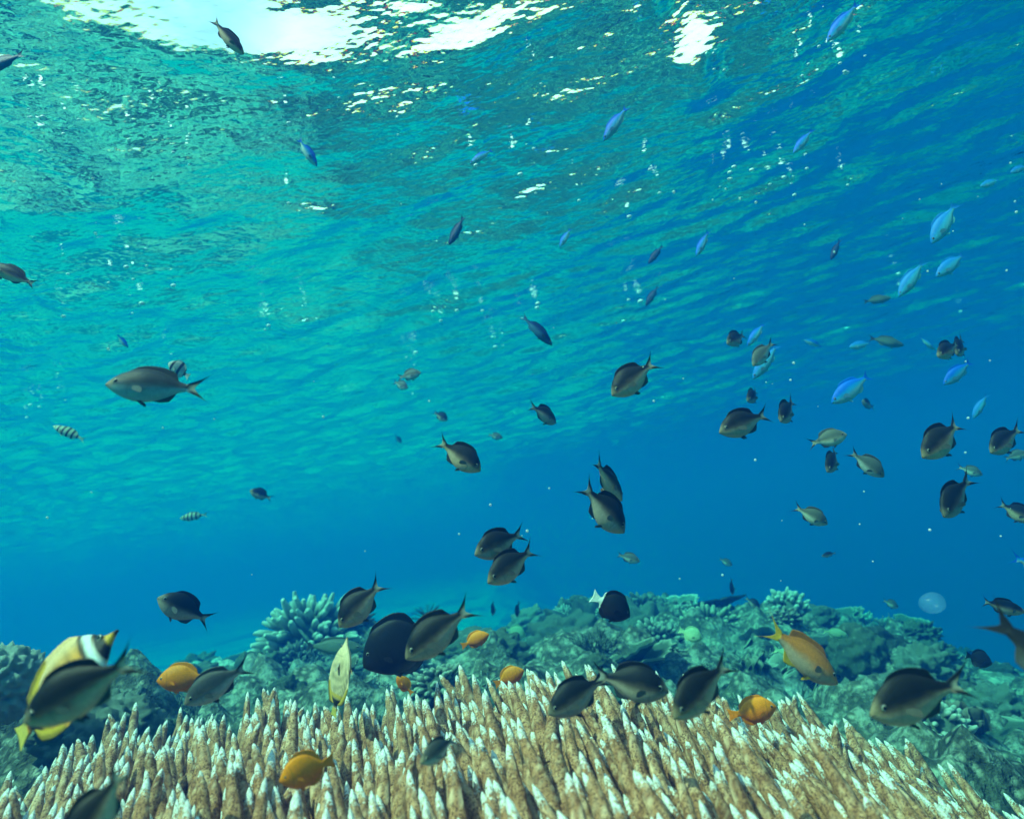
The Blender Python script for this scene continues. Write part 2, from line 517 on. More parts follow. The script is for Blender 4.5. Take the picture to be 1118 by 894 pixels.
def table_coral(seed, tiers=2):
    g = np.random.default_rng(seed); A = Acc()
    tv, tf = tube([[0, 0, -.3], [.02, 0, .1], [0, .03, .3]], [.34, .2, .3], 12); A.add(tv, tf)
    for k in range(tiers):
        nr, na = 16, 72
        R = np.linspace(0, 1, nr)[:, None]; a = np.arange(na)[None, :] * 2 * math.pi / na
        out = 1 + .22 * vnoise(np.cos(a) * 1.7 + 5 * k, np.sin(a) * 1.7, seed=seed) + .07 * np.sin(a * 17 + 3 * vnoise(np.cos(a) * 3, np.sin(a) * 3, seed=seed + 1))
        rr = R * out * (1 - .28 * k)
        x = rr * np.cos(a) + g.normal(0, .12) * k; y = rr * np.sin(a) + g.normal(0, .12) * k
        z = .30 + .20 * k + .16 * R ** 2 + .04 * vnoise(x * 3, y * 3, seed=seed + 2) + .02 * (.5 - worley(x * 9, y * 9, seed=seed + 4)) * np.ones_like(x)
        tilt = g.normal(0, .12, 2); z = z + tilt[0] * x + tilt[1] * y
        top = np.stack([x, y, z], -1).reshape(-1, 3); bot = np.stack([x * .96, y * .96, z - .07 - .1 * (1 - R) * np.ones_like(x)], -1).reshape(-1, 3)
        tip = (np.clip((R - .86) / .14, 0, 1) * .8 * np.ones_like(x)).ravel()
        A.add(top, grid_faces(nr, na, wrap_v=True), tip); A.add(bot, grid_faces(nr, na, wrap_v=True, flip=True))
        e0 = (nr - 1) * na; idx = np.arange(na)
        rim = np.concatenate([top[e0:], bot[e0:]])
        A.add(rim, np.stack([idx, idx + na, (idx + 1) % na + na, (idx + 1) % na], -1), np.full(2 * na, .7))
    return A.mesh('table_coral')

def staghorn_coral(seed, stems=26, depth=3, spread=.9):
    """a thicket of forking antler branches"""
    g = np.random.default_rng(seed); A = Acc()
    def grow(p, d, L, r, lev):
        n = 5; s = np.linspace(0, 1, n)[:, None]
        bend = g.normal(0, .18, 3)
        path = p + d * L * s + bend * L * s ** 2
        last = lev == 0
        rad = np.linspace(r, r * (.3 if last else .8), n)
        tv, tf = tube(path, rad, 6)
        A.add(tv, tf, np.repeat(np.linspace(0, .9, n) ** 2 if last else np.zeros(n), 6))
        if not last:
            for _ in range(2 + (g.random() < .5)):
                nd = d + g.normal(0, .45, 3); nd[2] = abs(nd[2]) * .8 + .25; nd /= np.linalg.norm(nd)
                grow(path[-1] if g.random() < .6 else path[3], nd, L * g.uniform(.6, .9), r * .8, lev - 1)
    v0, f0 = get_ico(2); A.add(v0 * np.array([.6, .6, .16]) + np.array([0, 0, -.06]), f0)
    for k in range(stems):
        a = g.uniform(0, 6.28); q = math.sqrt(g.random()) * .55
        d = np.array([math.cos(a) * spread * q * 1.6, math.sin(a) * spread * q * 1.6, 1.0]); d /= np.linalg.norm(d)
        grow(np.array([math.cos(a) * q, math.sin(a) * q, -.1]), d, g.uniform(.3, .45), .042, depth - 1)
    return A.mesh('staghorn_coral')

def leaf_coral(seed, n=16):
    """upright wavy lettuce-like blades"""
    g = np.random.default_rng(seed); A = Acc()
    for k in range(n):
        a0 = g.uniform(0, 6.28); q = .55 * math.sqrt((k + .5) / n); cx, cy_ = q * math.cos(k * 2.4), q * math.sin(k * 2.4)
        nu, nv = 14, 9
        u = np.linspace(-1, 1, nu)[:, None]; s = np.linspace(0, 1, nv)[None, :]
        w = g.uniform(.25, .42); h = g.uniform(.45, .8)
        edge = 1 - .35 * u ** 2 + .12 * vnoise(u * 3 + k, u * 0, seed=seed)
        lx = u * w * (.5 + .6 * s); lz = s * h * edge - .05
        ly = .22 * s ** 2 + .09 * np.sin(u * 5 + k) * s + .05 * vnoise(u * 4, s * 3, seed=seed + k)
        x = cx + lx * math.cos(a0) - ly * math.sin(a0); y = cy_ + lx * math.sin(a0) + ly * math.cos(a0)
        P = np.stack([x, y, lz + 0 * x], -1).reshape(-1, 3)
        nrm = np.array([-math.sin(a0), math.cos(a0), 0]) * .02
        tip = (np.clip((s - .75) / .25, 0, 1) * .7 + 0 * u).ravel()
        A.add(P + nrm, grid_faces(nu, nv), tip); A.add(P - nrm, grid_faces(nu, nv, flip=True), tip)
        border = [i * nv for i in range(nu)] + [(nu - 1) * nv + j for j in range(1, nv)] + [i * nv + nv - 1 for i in range(nu - 2, -1, -1)]
        b0 = P[border]; m = len(border); i = np.arange(m - 1)
        A.add(np.concatenate([b0 + nrm, b0 - nrm]), np.stack([i, i + 1, i + 1 + m, i + m], -1), np.full(2 * m, .6))
    return A.mesh('leaf_coral')

def feather_star(seed):
    g = np.random.default_rng(seed); A = Acc()
    for k in range(22):
        a = k * 2 * math.pi / 22 + g.normal(0, .1); el = g.uniform(.5, 1.35)
        d = np.array([math.cos(a) * math.cos(el), math.sin(a) * math.cos(el), math.sin(el)])
        s = np.linspace(0, 1, 9)[:, None]
        path = d * s * g.uniform(.85, 1.1) + np.array([0, 0, -.25]) * s ** 2 + np.array([math.cos(a), math.sin(a), 0]) * .2 * s ** 2
        tv, tf = tube(path, np.linspace(.03, .012, 9), 5); A.add(tv, tf)
        side = np.cross(d, [0, 0, 1]); side /= np.linalg.norm(side) + 1e-6
        for i in range(2, 9):
            for sg in (-1, 1):
                e = path[i] + (side * sg * .13 + d * .07)
                tv, tf = tube([path[i], (path[i] + e) / 2, e], [.011, .009, .004], 4); A.add(tv, tf)
    return A.mesh('feather_star')

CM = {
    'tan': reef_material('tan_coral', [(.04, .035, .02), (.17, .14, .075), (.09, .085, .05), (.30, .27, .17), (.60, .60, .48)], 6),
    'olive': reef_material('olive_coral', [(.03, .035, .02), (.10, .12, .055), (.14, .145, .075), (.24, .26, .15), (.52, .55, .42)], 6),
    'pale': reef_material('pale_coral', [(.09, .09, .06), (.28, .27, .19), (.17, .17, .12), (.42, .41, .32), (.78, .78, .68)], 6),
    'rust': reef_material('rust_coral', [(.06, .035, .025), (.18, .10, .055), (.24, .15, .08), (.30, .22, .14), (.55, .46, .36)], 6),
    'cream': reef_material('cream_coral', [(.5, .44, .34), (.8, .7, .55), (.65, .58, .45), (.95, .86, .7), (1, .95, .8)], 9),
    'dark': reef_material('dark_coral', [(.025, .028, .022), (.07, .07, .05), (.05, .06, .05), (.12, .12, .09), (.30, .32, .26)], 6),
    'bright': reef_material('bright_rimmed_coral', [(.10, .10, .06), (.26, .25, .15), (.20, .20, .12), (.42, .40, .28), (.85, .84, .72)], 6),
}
SHAPES = {
    'head': [coral_head(1, 130, .72, .40), coral_head(2, 90, .95, .36), coral_head(3, 170, .66, .42)],
    'boulder': [boulder_coral(11), boulder_coral(12, .4, 1.7, .6), boulder_coral(13, .2, 3.2, .85)],
    'knob': [boulder_coral(21, .62, 2.6, .7), boulder_coral(22, .7, 3.4, .6), boulder_coral(23, .55, 2.0, .8)],
    'table': [table_coral(31, 2), table_coral(32, 3), table_coral(33, 1)],
    'stag': [staghorn_coral(41), staghorn_coral(42, 34, 3, 1.2), staghorn_coral(43, 20, 3, .7)],
    'leaf': [leaf_coral(51), leaf_coral(52, 22), leaf_coral(53, 12)],
    'feather': [feather_star(61)],
    'fine': [boulder_coral(71, .30, 5.0, .9)],
}
KINDNAME = {'head': ('branching_coral', 'coral'), 'boulder': ('boulder_coral', 'coral'), 'knob': ('knobby_coral', 'coral'), 'table': ('plate_coral', 'coral'),
            'stag': ('staghorn_coral', 'coral'), 'leaf': ('leaf_coral', 'coral'), 'feather': ('feather_star', 'feather star'), 'fine': ('boulder_coral', 'coral')}

def put_coral(kind, var, mat, loc, r, label, group=None, squash=1.0, rot=None, tilt=0.0):
    base = SHAPES[kind][var % len(SHAPES[kind])]
    key = (base.name, mat)
    if key not in put_coral.cache:
        me = base.copy(); me.materials.clear(); me.materials.append(CM[mat]); put_coral.cache[key] = me
    nm, cat = KINDNAME[kind]
    o = link(nm, put_coral.cache[key])
    o.location = loc; o.scale = (r, r, r * squash)
    o.rotation_euler = (tilt * rnd.uniform(-1, 1), tilt * rnd.uniform(-1, 1), rnd.uniform(0, 6.28) if rot is None else rot)
    return tag(o, label, cat, group)
put_coral.cache = {}

def build_corals():
    # the colonies one can tell apart: kind, variant, colour, pixel of the centre, depth, radius in photo pixels, label
    major = [
        ('head', 2, 'pale', 338, 690, 3.3, 62, 'large round bush coral with pale knobbly fingers on the left reef', .95),
        ('head', 0, 'dark', 322, 720, 3.0, 32, 'small dark bush coral in front of the large round bush coral', .9),
        ('boulder', 0, 'tan', 430, 712, 3.3, 60, 'smooth mound of coral behind the big black fish', .7),
        ('knob', 0, 'olive', 270, 738, 2.9, 42, 'lumpy olive coral at the foot of the large round bush coral', .9),
        ('knob', 1, 'pale', 355, 742, 2.7, 46, 'pale lumpy coral under the grey green fish on the left reef', .8),
        ('knob', 2, 'tan', 210, 748, 3.1, 40, 'low lumpy coral at the left end of the left reef', .8),
        ('feather', 0, 'dark', 466, 668, 3.6, 22, 'dark feather star perched on the left reef crest', 1.0),
        ('stag', 1, 'bright', 520, 772, 2.0, 70, 'pale green thicket of antler coral behind the tan finger coral', .75),
        ('stag', 0, 'olive', 480, 780, 1.9, 46, 'olive antler coral left of the pale green thicket', .8),
        ('table', 2, 'bright', 405, 762, 2.2, 44, 'bright turquoise plate coral just behind the tan finger coral', .5),
        ('boulder', 1, 'dark', 400, 748, 2.5, 62, 'dark rounded boulder coral below the black fish', .6),
        ('boulder', 0, 'tan', 500, 716, 3.2, 58, 'hazy rounded mound right of the black fish', .8),
        ('knob', 1, 'dark', 640, 690, 3.9, 62, 'dark craggy coral mass at the left end of the right reef', 1.0),
        ('knob', 0, 'tan', 690, 700, 3.7, 76, 'big domed coral mass under the black fish with a white tail', .9),
        ('knob', 2, 'tan', 620, 700, 3.5, 46, 'rough coral knob on the left flank of the right reef', .9),
        ('head', 1, 'dark', 700, 662, 4.2, 26, 'small dark bush on the crest right of the white tailed fish', 1.0),
        ('head', 0, 'olive', 770, 690, 3.3, 46, 'dark olive bush coral standing in the middle of the right reef', 1.0),
        ('knob', 0, 'pale', 735, 720, 3.0, 40, 'pale lumpy coral left of the dark olive bush coral', .8),
        ('leaf', 1, 'olive', 822, 690, 3.2, 52, 'olive leafy coral on the crest of the right reef', .8),
        ('leaf', 0, 'tan', 860, 722, 2.7, 62, 'tan leafy coral behind the long orange fish', .75),
        ('stag', 2, 'olive', 835, 770, 2.1, 58, 'green antler coral behind the round orange fish', .8),
        ('table', 0, 'dark', 905, 702, 2.8, 48, 'dark plate coral right behind the long orange fish', .6),
        ('boulder', 2, 'olive', 936, 712, 2.5, 34, 'tall rounded olive boulder with a bright cap on the right reef', 1.25),
        ('boulder', 1, 'dark', 960, 706, 2.7, 34, 'dark steep rock standing behind the rounded olive boulder', 1.6),
        ('knob', 0, 'bright', 1003, 728, 2.4, 34, 'bright rimmed lumpy coral peak on the right reef', 1.2),
        ('knob', 2, 'bright', 975, 762, 2.1, 46, 'bright rimmed lumpy coral behind the big dark fish at right', .8),
        ('knob', 1, 'bright', 925, 762, 2.0, 40, 'pale crusted coral lump left of the big dark fish at right', .8),
        ('table', 1, 'tan', 1075, 762, 2.5, 62, 'broad tan plate coral sloping down at the right edge', .5),
        ('table', 2, 'olive', 1050, 800, 2.0, 70, 'olive plate coral under the tail of the big dark fish at right', .45),
        ('leaf', 2, 'olive', 1090, 842, 1.7, 70, 'leafy olive coral in the lower right corner', .7),
        ('knob', 0, 'olive', 960, 815, 1.75, 60, 'rough olive coral behind the right end of the finger coral', .7),
        ('stag', 0, 'olive', 1010, 845, 1.6, 60, 'low green antler coral beside the right end of the finger coral', .6),
        ('table', 2, 'bright', 905, 790, 1.9, 44, 'thin turquoise plate coral right of the round orange fish', .5),
        ('fine', 0, 'cream', 6, 744, 1.25, 50, 'round finely pitted brown coral at the left edge', 1.0),
        ('fine', 0, 'bright', 100, 812, 1.4, 82, 'lumpy dark coral with bright rims below the striped butterflyfish', .8),
        ('knob', 0, 'olive', 40, 842, 1.35, 58, 'dark knobbly coral with bright rims in the lower left corner', .7),
        ('knob', 2, 'olive', 165, 815, 1.5, 44, 'small olive knobbly coral beside the left end of the finger coral', .8),
    ]
    for kind, var, mat, px, py, d, rp, label, sq in major:
        r = rp * d / PF
        p = cam_pt(px, py, d)
        put_coral(kind, var, mat, (p[0], p[1], p[2] - r * sq * (.35 if kind in ('boulder', 'knob', 'fine') else .5)), r, label, None, sq, None, .08)
    names = {'head': ('small knobbly bush coral growing on the hazy reef slope', 'small bush corals on the reef'),
             'boulder': ('small rounded coral mound on the hazy reef slope', 'small coral mounds on the reef'),
             'knob': ('small lumpy coral crust on the hazy reef slope', 'small lumpy corals on the reef'),
             'table': ('small flat plate coral on the hazy reef slope', 'small plate corals on the reef'),
             'stag': ('small antler coral thicket on the hazy reef slope', 'small antler corals on the reef'),
             'leaf': ('small leafy coral on the hazy reef slope', 'small leafy corals on the reef')}
    r2 = random.Random(21); n = 0; tries = 0; placed = []
    while n < 260 and tries < 8000:
        tries += 1
        x, y = r2.uniform(-2.4, 3.2), r2.uniform(1.5, 5.4)
        z = float(seabed_base(np.array([x]), np.array([y]))[0][0])
        px, py, d = to_px((x, y, z))
        if not (-30 < px < 1150 and 640 < py < 860) or (px < 200 and d < 2.2): continue
        r = r2.uniform(.035, .115) * (.8 + .12 * y)
        if any((x - a) ** 2 + (y - b) ** 2 < (.62 * (r + c)) ** 2 for a, b, c in placed): continue
        placed.append((x, y, r))
        kind = r2.choices(['head', 'boulder', 'knob', 'table', 'stag', 'leaf'], [6, 2, 5, 4, 6, 5])[0]
        mat = r2.choice(['tan', 'olive', 'pale', 'rust', 'dark', 'bright', 'tan', 'olive'])
        zz = float(seabed_height(np.array([x]), np.array([y]))[0])
        put_coral(kind, r2.randrange(3), mat, (x, y, zz - .03), r, names[kind][0], names[kind][1], r2.uniform(.7, 1.1), None, .2)
        n += 1

# ------------------------------------------------------------------ the finger coral in front
RIDGE = [(-160, 985), (-60, 930), (0, 895), (60, 858), (130, 816), (200, 812), (250, 811), (300, 788), (400, 794), (480, 776), (600, 752), (700, 766), (800, 784), (870, 797), (950, 830), (1050, 880), (1118, 912), (1200, 957)]
def plate_pt(u, t):
    ry = np.interp(u, [a for a, _ in RIDGE], [b for _, b in RIDGE])
    a = cam_pt(u, ry, 1.25)
    b = cam_pt(559 + (u - 559) * 1.15, 960 + (ry - 745) * .8, .50)
    p = a * (1 - t) + b * t
    p = p + np.array([0, 0, .018 * math.sin(math.pi * t)])
    return p

def finger_mesh_data(seed, fork=False):
    """one finger, root at the origin, growing along +z to z = 1 (length) with unit thickness 1; returns v, f, tip"""
    g = np.random.default_rng(seed)
    L = .19; n, m = 34, 10
    s = np.linspace(0, 1, n); ang = np.arange(m) * 2 * math.pi / m
    bx, by = g.normal(0, .010, 2)
    prof = np.interp(s, [0, .3, .5, .68, .82, .92, .975, 1], [1.15, 1.12, 1.03, .90, .70, .48, .30, .06]) * .0098
    ov = g.uniform(.78, 1.0); tw = g.uniform(0, 3)
    S, A = np.meshgrid(s, ang, indexing='ij')
    x = np.cos(A); y = np.sin(A) * ov
    x, y = x * math.cos(tw) - y * math.sin(tw), x * math.sin(tw) + y * math.cos(tw)
    z = S * L
    R = np.repeat(prof[:, None], m, 1)
    R = R * (1 + .14 * vnoise(np.cos(A) * 1.3 + seed, np.sin(A) * 1.3, S * 7, seed))
    w = worley(np.cos(A) * 1.6 + seed, np.sin(A) * 1.6, S * L / .0055, seed + 5)
    R = R + .0028 * (.55 - w) * np.clip((1 - S) * 8, 0, 1)
    v = np.stack([x * R + bx * S ** 2, y * R + by * S ** 2, z], -1).reshape(-1, 3)
    f = grid_faces(n, m, wrap_v=True)
    tip = np.clip((S - .70) / .28, 0, 1).ravel()
    pol = np.clip((.42 - w) * 3, 0, 1).ravel()
    if fork:
        k = g.uniform(0, 6.28); rr = .6
        q = v * np.array([.82, .82, .46]); tl = .42
        q = q + np.array([math.cos(k), math.sin(k), 0]) * (.004 + tl * q[:, 2:3]); q[:, 2] += L * .40
        f = np.concatenate([f, f + len(v)]); v = np.concatenate([v, q]); tip = np.concatenate([tip, tip]); pol = np.concatenate([pol, pol])
    return v, f, tip, pol

def finger_material():
    t = NT('tan_finger_coral')
    oc = t.n('ShaderNodeTexCoord').outputs['Object']
    p = t.n('ShaderNodeBsdfPrincipled'); p.inputs['Roughness'].default_value = .75; p.inputs['Specular IOR Level'].default_value = .25
    tip = t.n('ShaderNodeAttribute', attribute_name='tip').outputs['Fac']
    pol = t.n('ShaderNodeAttribute', attribute_name='pol').outputs['Fac']
    n1 = t.noise(oc, 70, 3, .6)
    n2 = t.noise(oc, 420, 2, .6)
    c = t.ramp(n1, [(.36, (.26, .095, .040)), (.52, (.44, .19, .085)), (.66, (.64, .33, .185))])
    c = t.mix(t.ramp(n2, [(.38, (1, 1, 1)), (.54, (0, 0, 0))]), c, (.12, .038, .014))
    c = t.mix(pol, c, (.76, .45, .29))
    white = t.ramp(n2, [(.34, (.52, .44, .41)), (.6, (.78, .70, .68))])
    # the white of the tips breaks up into a frosting of pale dots further down
    fr = t.math('MULTIPLY', t.math('SUBTRACT', t.math('SUBTRACT', tip, .225), t.noise(oc, 340, 2, .7)), 6.0, True)
    c = t.mix(fr, c, white)
    t.l(c, p.inputs['Base Color'])
    t.l(t.bump(n2, .7, .0012), p.inputs['Normal'])
    t.l(p.outputs[0], t.out.inputs['Surface'])
    return t.m

def build_finger_coral():
    g = np.random.default_rng(77)
    vp = CAM_R @ np.array([(300 - PW / 2) / PF, -(-45 - PH / 2) / PF, -1.0]); vp /= np.linalg.norm(vp)
    root = bpy.data.objects.new('finger_coral', None); COL.objects.link(root)
    c0 = plate_pt(559, .5); root.location = (c0[0], c0[1], c0[2] - .32)
    tag(root, 'broad tan finger coral with white tips filling the foreground', 'coral')
    inv = -np.array(root.location)
    mat = finger_material()
    pts = []; cell = {}
    MIN = .0186
    for _ in range(26000):
        u, t = g.uniform(-150, 1190), g.uniform(-.06, 1.02)
        p = plate_pt(u, max(t, 0)) + (vp * 0 if t >= 0 else np.array([0, .5 * -t * .3, t * .55]))
        p = p + np.array([0, 0, g.normal(0, .021)])
        q0 = p * np.array([1, .40, .8])
        key = tuple(np.floor(q0 / MIN).astype(int))
        if any(np.sum((q - q0) ** 2) < MIN ** 2 for dx in (-1, 0, 1) for dy in (-1, 0, 1) for dz in (-1, 0, 1) for q in cell.get((key[0] + dx, key[1] + dy, key[2] + dz), ())):
            continue
        cell.setdefault(key, []).append(q0); pts.append(p)
    variants = [finger_mesh_data(300 + k, k % 5 in (2, 4)) for k in range(12)]
    vmesh = []
    for v, f, tip, pol in variants:
        vmesh.append(np_mesh('branch', v, f, attrs={'tip': tip, 'pol': pol})); vmesh[-1].materials.append(mat)
    # the hundred that show largest: in the frame and nearest the lens
    info = []
    for p in pts:
        x, y, d = to_px(p)
        info.append((d if (15 < x < 1100 and y < 872) else 99, x, y))
    order = np.argsort([i[0] for i in info])
    front = set(order[:100].tolist())
    VV, FF, TT, PP, n = [], [], [], [], 0
    for i, p in enumerate(pts):
        k = int(g.integers(12))
        d = vp + g.normal(0, .030, 3) + .07 * np.array([float(vnoise(p[0] / .12, p[1] / .2, seed=k_)) for k_ in (1, 2, 3)]); d /= np.linalg.norm(d)
        x, y, z = frame_from(d); a = g.uniform(0, 6.28)
        X = x * math.cos(a) + y * math.sin(a); Yv = np.cross(z, X)
        sl = g.uniform(.85, 1.2); sw = g.uniform(.8, 1.12)
        M = np.stack([X * sw, Yv * sw, z * sl], 1)
        org = p - z * .19 * sl
        if i in front:
            o = link('branch', vmesh[k]); o.parent = root
            m4 = np.eye(4); m4[:3, :3] = M; m4[:3, 3] = org + inv
            o.matrix_local = Matrix(m4.tolist())
        else:
            v, f, tip, pol = variants[k]
            VV.append(v @ M.T + org + inv); FF.append(f + n); TT.append(tip); PP.append(pol); n += len(v)
    o = link('branches', np_mesh('branches', np.concatenate(VV), np.concatenate(FF), attrs={'tip': np.concatenate(TT), 'pol': np.concatenate(PP)}), mat, root)
    o['kind'] = 'stuff'
    # the plate the fingers grow from
    us = np.linspace(-170, 1210, 90); ts = np.linspace(-.1, 1.06, 40)
    V = np.array([[plate_pt(u, t) - vp * .15 + inv for t in ts] for u in us]).reshape(-1, 3)
    V[:, 2] += .012 * (.5 - worley(V[:, 0] / .05, V[:, 1] / .05, seed=3))
    W = V - np.array([0, 0, .07])
    b = np_mesh('base', np.concatenate([V, W]), np.concatenate([grid_faces(90, 40), grid_faces(90, 40, len(V), flip=True)]), attrs={'tip': np.zeros(2 * len(V)), 'pol': np.zeros(2 * len(V))})
    link('base', b, mat, root)
    tv, tf = tube([c0 + inv + np.array([0, .1, -.15]), c0 + inv + np.array([0, .12, -.35]), c0 + inv + np.array([0, .15, -.75])], [.42, .30, .38], 24)
    st = np_mesh('stalk', bumpy(tv, .06, 9, 4), tf, attrs={'tip': np.zeros(len(tv)), 'pol': np.zeros(len(tv))})
    link('stalk', st, CM['dark'], root)
    return len(pts)

build_water()
build_haze()
build_seabed()
build_corals()
print('fingers', build_finger_coral())
# ------------------------------------------------------------------ fish
def smooth_profile(x, pts):
    """monotone-ish smooth curve through control points"""
    px = np.array([p[0] for p in pts]); py = np.array([p[1] for p in pts])
    m = np.gradient(py, px)
    i = np.clip(np.searchsorted(px, x) - 1, 0, len(px) - 2)
    h = px[i + 1] - px[i]; t = np.clip((x - px[i]) / h, 0, 1)
    return ((2 * t ** 3 - 3 * t ** 2 + 1) * py[i] + (t ** 3 - 2 * t ** 2 + t) * h * m[i] + (-2 * t ** 3 + 3 * t ** 2) * py[i + 1] + (t ** 3 - t ** 2) * h * m[i + 1])

FISH = {
    # top / bottom outlines of the body, half width, dorsal and anal fins, tail; snout at x = 0, tail tips at x = 1
    'damsel': dict(top=[(0, .005), (.03, .042), (.10, .112), (.20, .170), (.33, .202), (.46, .185), (.58, .128), (.68, .068), (.74, .046)],
                   bot=[(0, -.012), (.03, -.042), (.10, -.100), (.20, -.152), (.33, -.182), (.46, -.160), (.58, -.102), (.68, -.055), (.74, -.040)],
                   wid=[(0, .012), (.05, .04), (.15, .082), (.30, .098), (.50, .07), (.68, .025), (.74, .016)],
                   dor=[(.20, 0), (.26, .032), (.40, .040), (.52, .052), (.60, .055), (.64, .02), (.66, 0)],
                   anal=[(.44, 0), (.50, .035), (.57, .062), (.62, .03), (.65, 0)],
                   tail=dict(spread=.20, notch=.815, fork=1.25, lobe=.11), eye=(.115, .030, .030), pec=(.25, -.035, .15), xb=.74),
    'slim': dict(top=[(0, .004), (.04, .035), (.12, .075), (.25, .112), (.40, .122), (.56, .10), (.70, .05), (.79, .028)],
                 bot=[(0, -.008), (.04, -.035), (.12, -.075), (.25, -.112), (.40, -.122), (.56, -.095), (.70, -.045), (.79, -.026)],
                 wid=[(0, .01), (.06, .035), (.18, .06), (.35, .07), (.55, .05), (.72, .02), (.79, .012)],
                 dor=[(.26, 0), (.32, .028), (.48, .032), (.62, .036), (.68, .01), (.70, 0)],
                 anal=[(.50, 0), (.55, .03), (.63, .034), (.68, 0)],
                 tail=dict(spread=.14, notch=.86, fork=1.5, lobe=.07), eye=(.09, .018, .022), pec=(.22, -.02, .12), xb=.79),
    'round': dict(top=[(0, .004), (.03, .05), (.10, .14), (.22, .235), (.38, .275), (.54, .245), (.66, .16), (.76, .075), (.80, .06)],
                  bot=[(0, -.016), (.03, -.055), (.10, -.13), (.22, -.215), (.38, -.25), (.54, -.225), (.66, -.14), (.76, -.068), (.80, -.055)],
                  wid=[(0, .012), (.05, .045), (.15, .09), (.32, .11), (.52, .085), (.72, .03), (.80, .018)],
                  dor=[(.20, 0), (.28, .05), (.45, .055), (.62, .075), (.72, .06), (.76, 0)],
                  anal=[(.46, 0), (.54, .06), (.66, .085), (.73, .04), (.76, 0)],
                  tail=dict(spread=.15, notch=.965, fork=1.2, lobe=.0), eye=(.125, .040, .030), pec=(.27, -.03, .16), xb=.80),
    'butterfly': dict(top=[(0, .006), (.05, .022), (.10, .05), (.18, .155), (.30, .265), (.46, .315), (.62, .29), (.76, .17), (.85, .062), (.87, .056)],
                      bot=[(0, -.012), (.05, -.032), (.10, -.065), (.18, -.155), (.30, -.245), (.46, -.285), (.62, -.25), (.76, -.15), (.85, -.06), (.87, -.054)],
                      wid=[(0, .008), (.08, .026), (.18, .058), (.35, .072), (.55, .058), (.76, .024), (.87, .014)],
                      dor=[(.26, 0), (.34, .05), (.52, .055), (.70, .085), (.80, .10), (.835, .03), (.85, 0)],
                      anal=[(.48, 0), (.56, .05), (.70, .085), (.79, .085), (.825, .03), (.84, 0)],
                      tail=dict(spread=.12, notch=.985, fork=1.2, lobe=0), eye=(.125, .040, .026), pec=(.30, -.05, .14), xb=.87),
    'surgeon': dict(top=[(0, -.02), (.03, .04), (.09, .13), (.20, .225), (.38, .28), (.56, .265), (.70, .17), (.80, .055), (.83, .045)],
                    bot=[(0, -.05), (.03, -.085), (.09, -.13), (.20, -.20), (.38, -.25), (.56, -.235), (.70, -.15), (.80, -.052), (.83, -.042)],
                    wid=[(0, .014), (.06, .045), (.18, .08), (.36, .085), (.58, .06), (.75, .022), (.83, .014)],
                    dor=[(.18, 0), (.25, .04), (.48, .055), (.66, .075), (.74, .03), (.77, 0)],
                    anal=[(.36, 0), (.42, .035), (.60, .055), (.70, .05), (.76, 0)],
                    tail=dict(spread=.19, notch=.93, fork=1.4, lobe=.04), eye=(.125, .065, .022), pec=(.26, -.04, .15), xb=.83),
    'anthias': dict(top=[(0, .0), (.03, .035), (.10, .09), (.22, .145), (.36, .165), (.52, .14), (.66, .075), (.74, .048)],
                    bot=[(0, -.012), (.03, -.04), (.10, -.085), (.22, -.135), (.36, -.15), (.52, -.12), (.66, -.062), (.74, -.042)],
                    wid=[(0, .012), (.05, .038), (.15, .07), (.32, .082), (.52, .058), (.70, .022), (.74, .016)],
                    dor=[(.20, 0), (.25, .05), (.40, .04), (.56, .055), (.63, .06), (.66, 0)],
                    anal=[(.46, 0), (.52, .05), (.58, .075), (.63, .02), (.65, 0)],
                    tail=dict(spread=.17, notch=.80, fork=1.35, lobe=.14), eye=(.10, .028, .024), pec=(.23, -.03, .13), xb=.74),
}
def lerp3(a, b, k):
    return np.asarray(a)[None, :] * (1 - k[:, None]) + np.asarray(b)[None, :] * k[:, None]
def sstep(a, b, x):
    t = np.clip((x - a) / (b - a), 0, 1); return t * t * (3 - 2 * t)

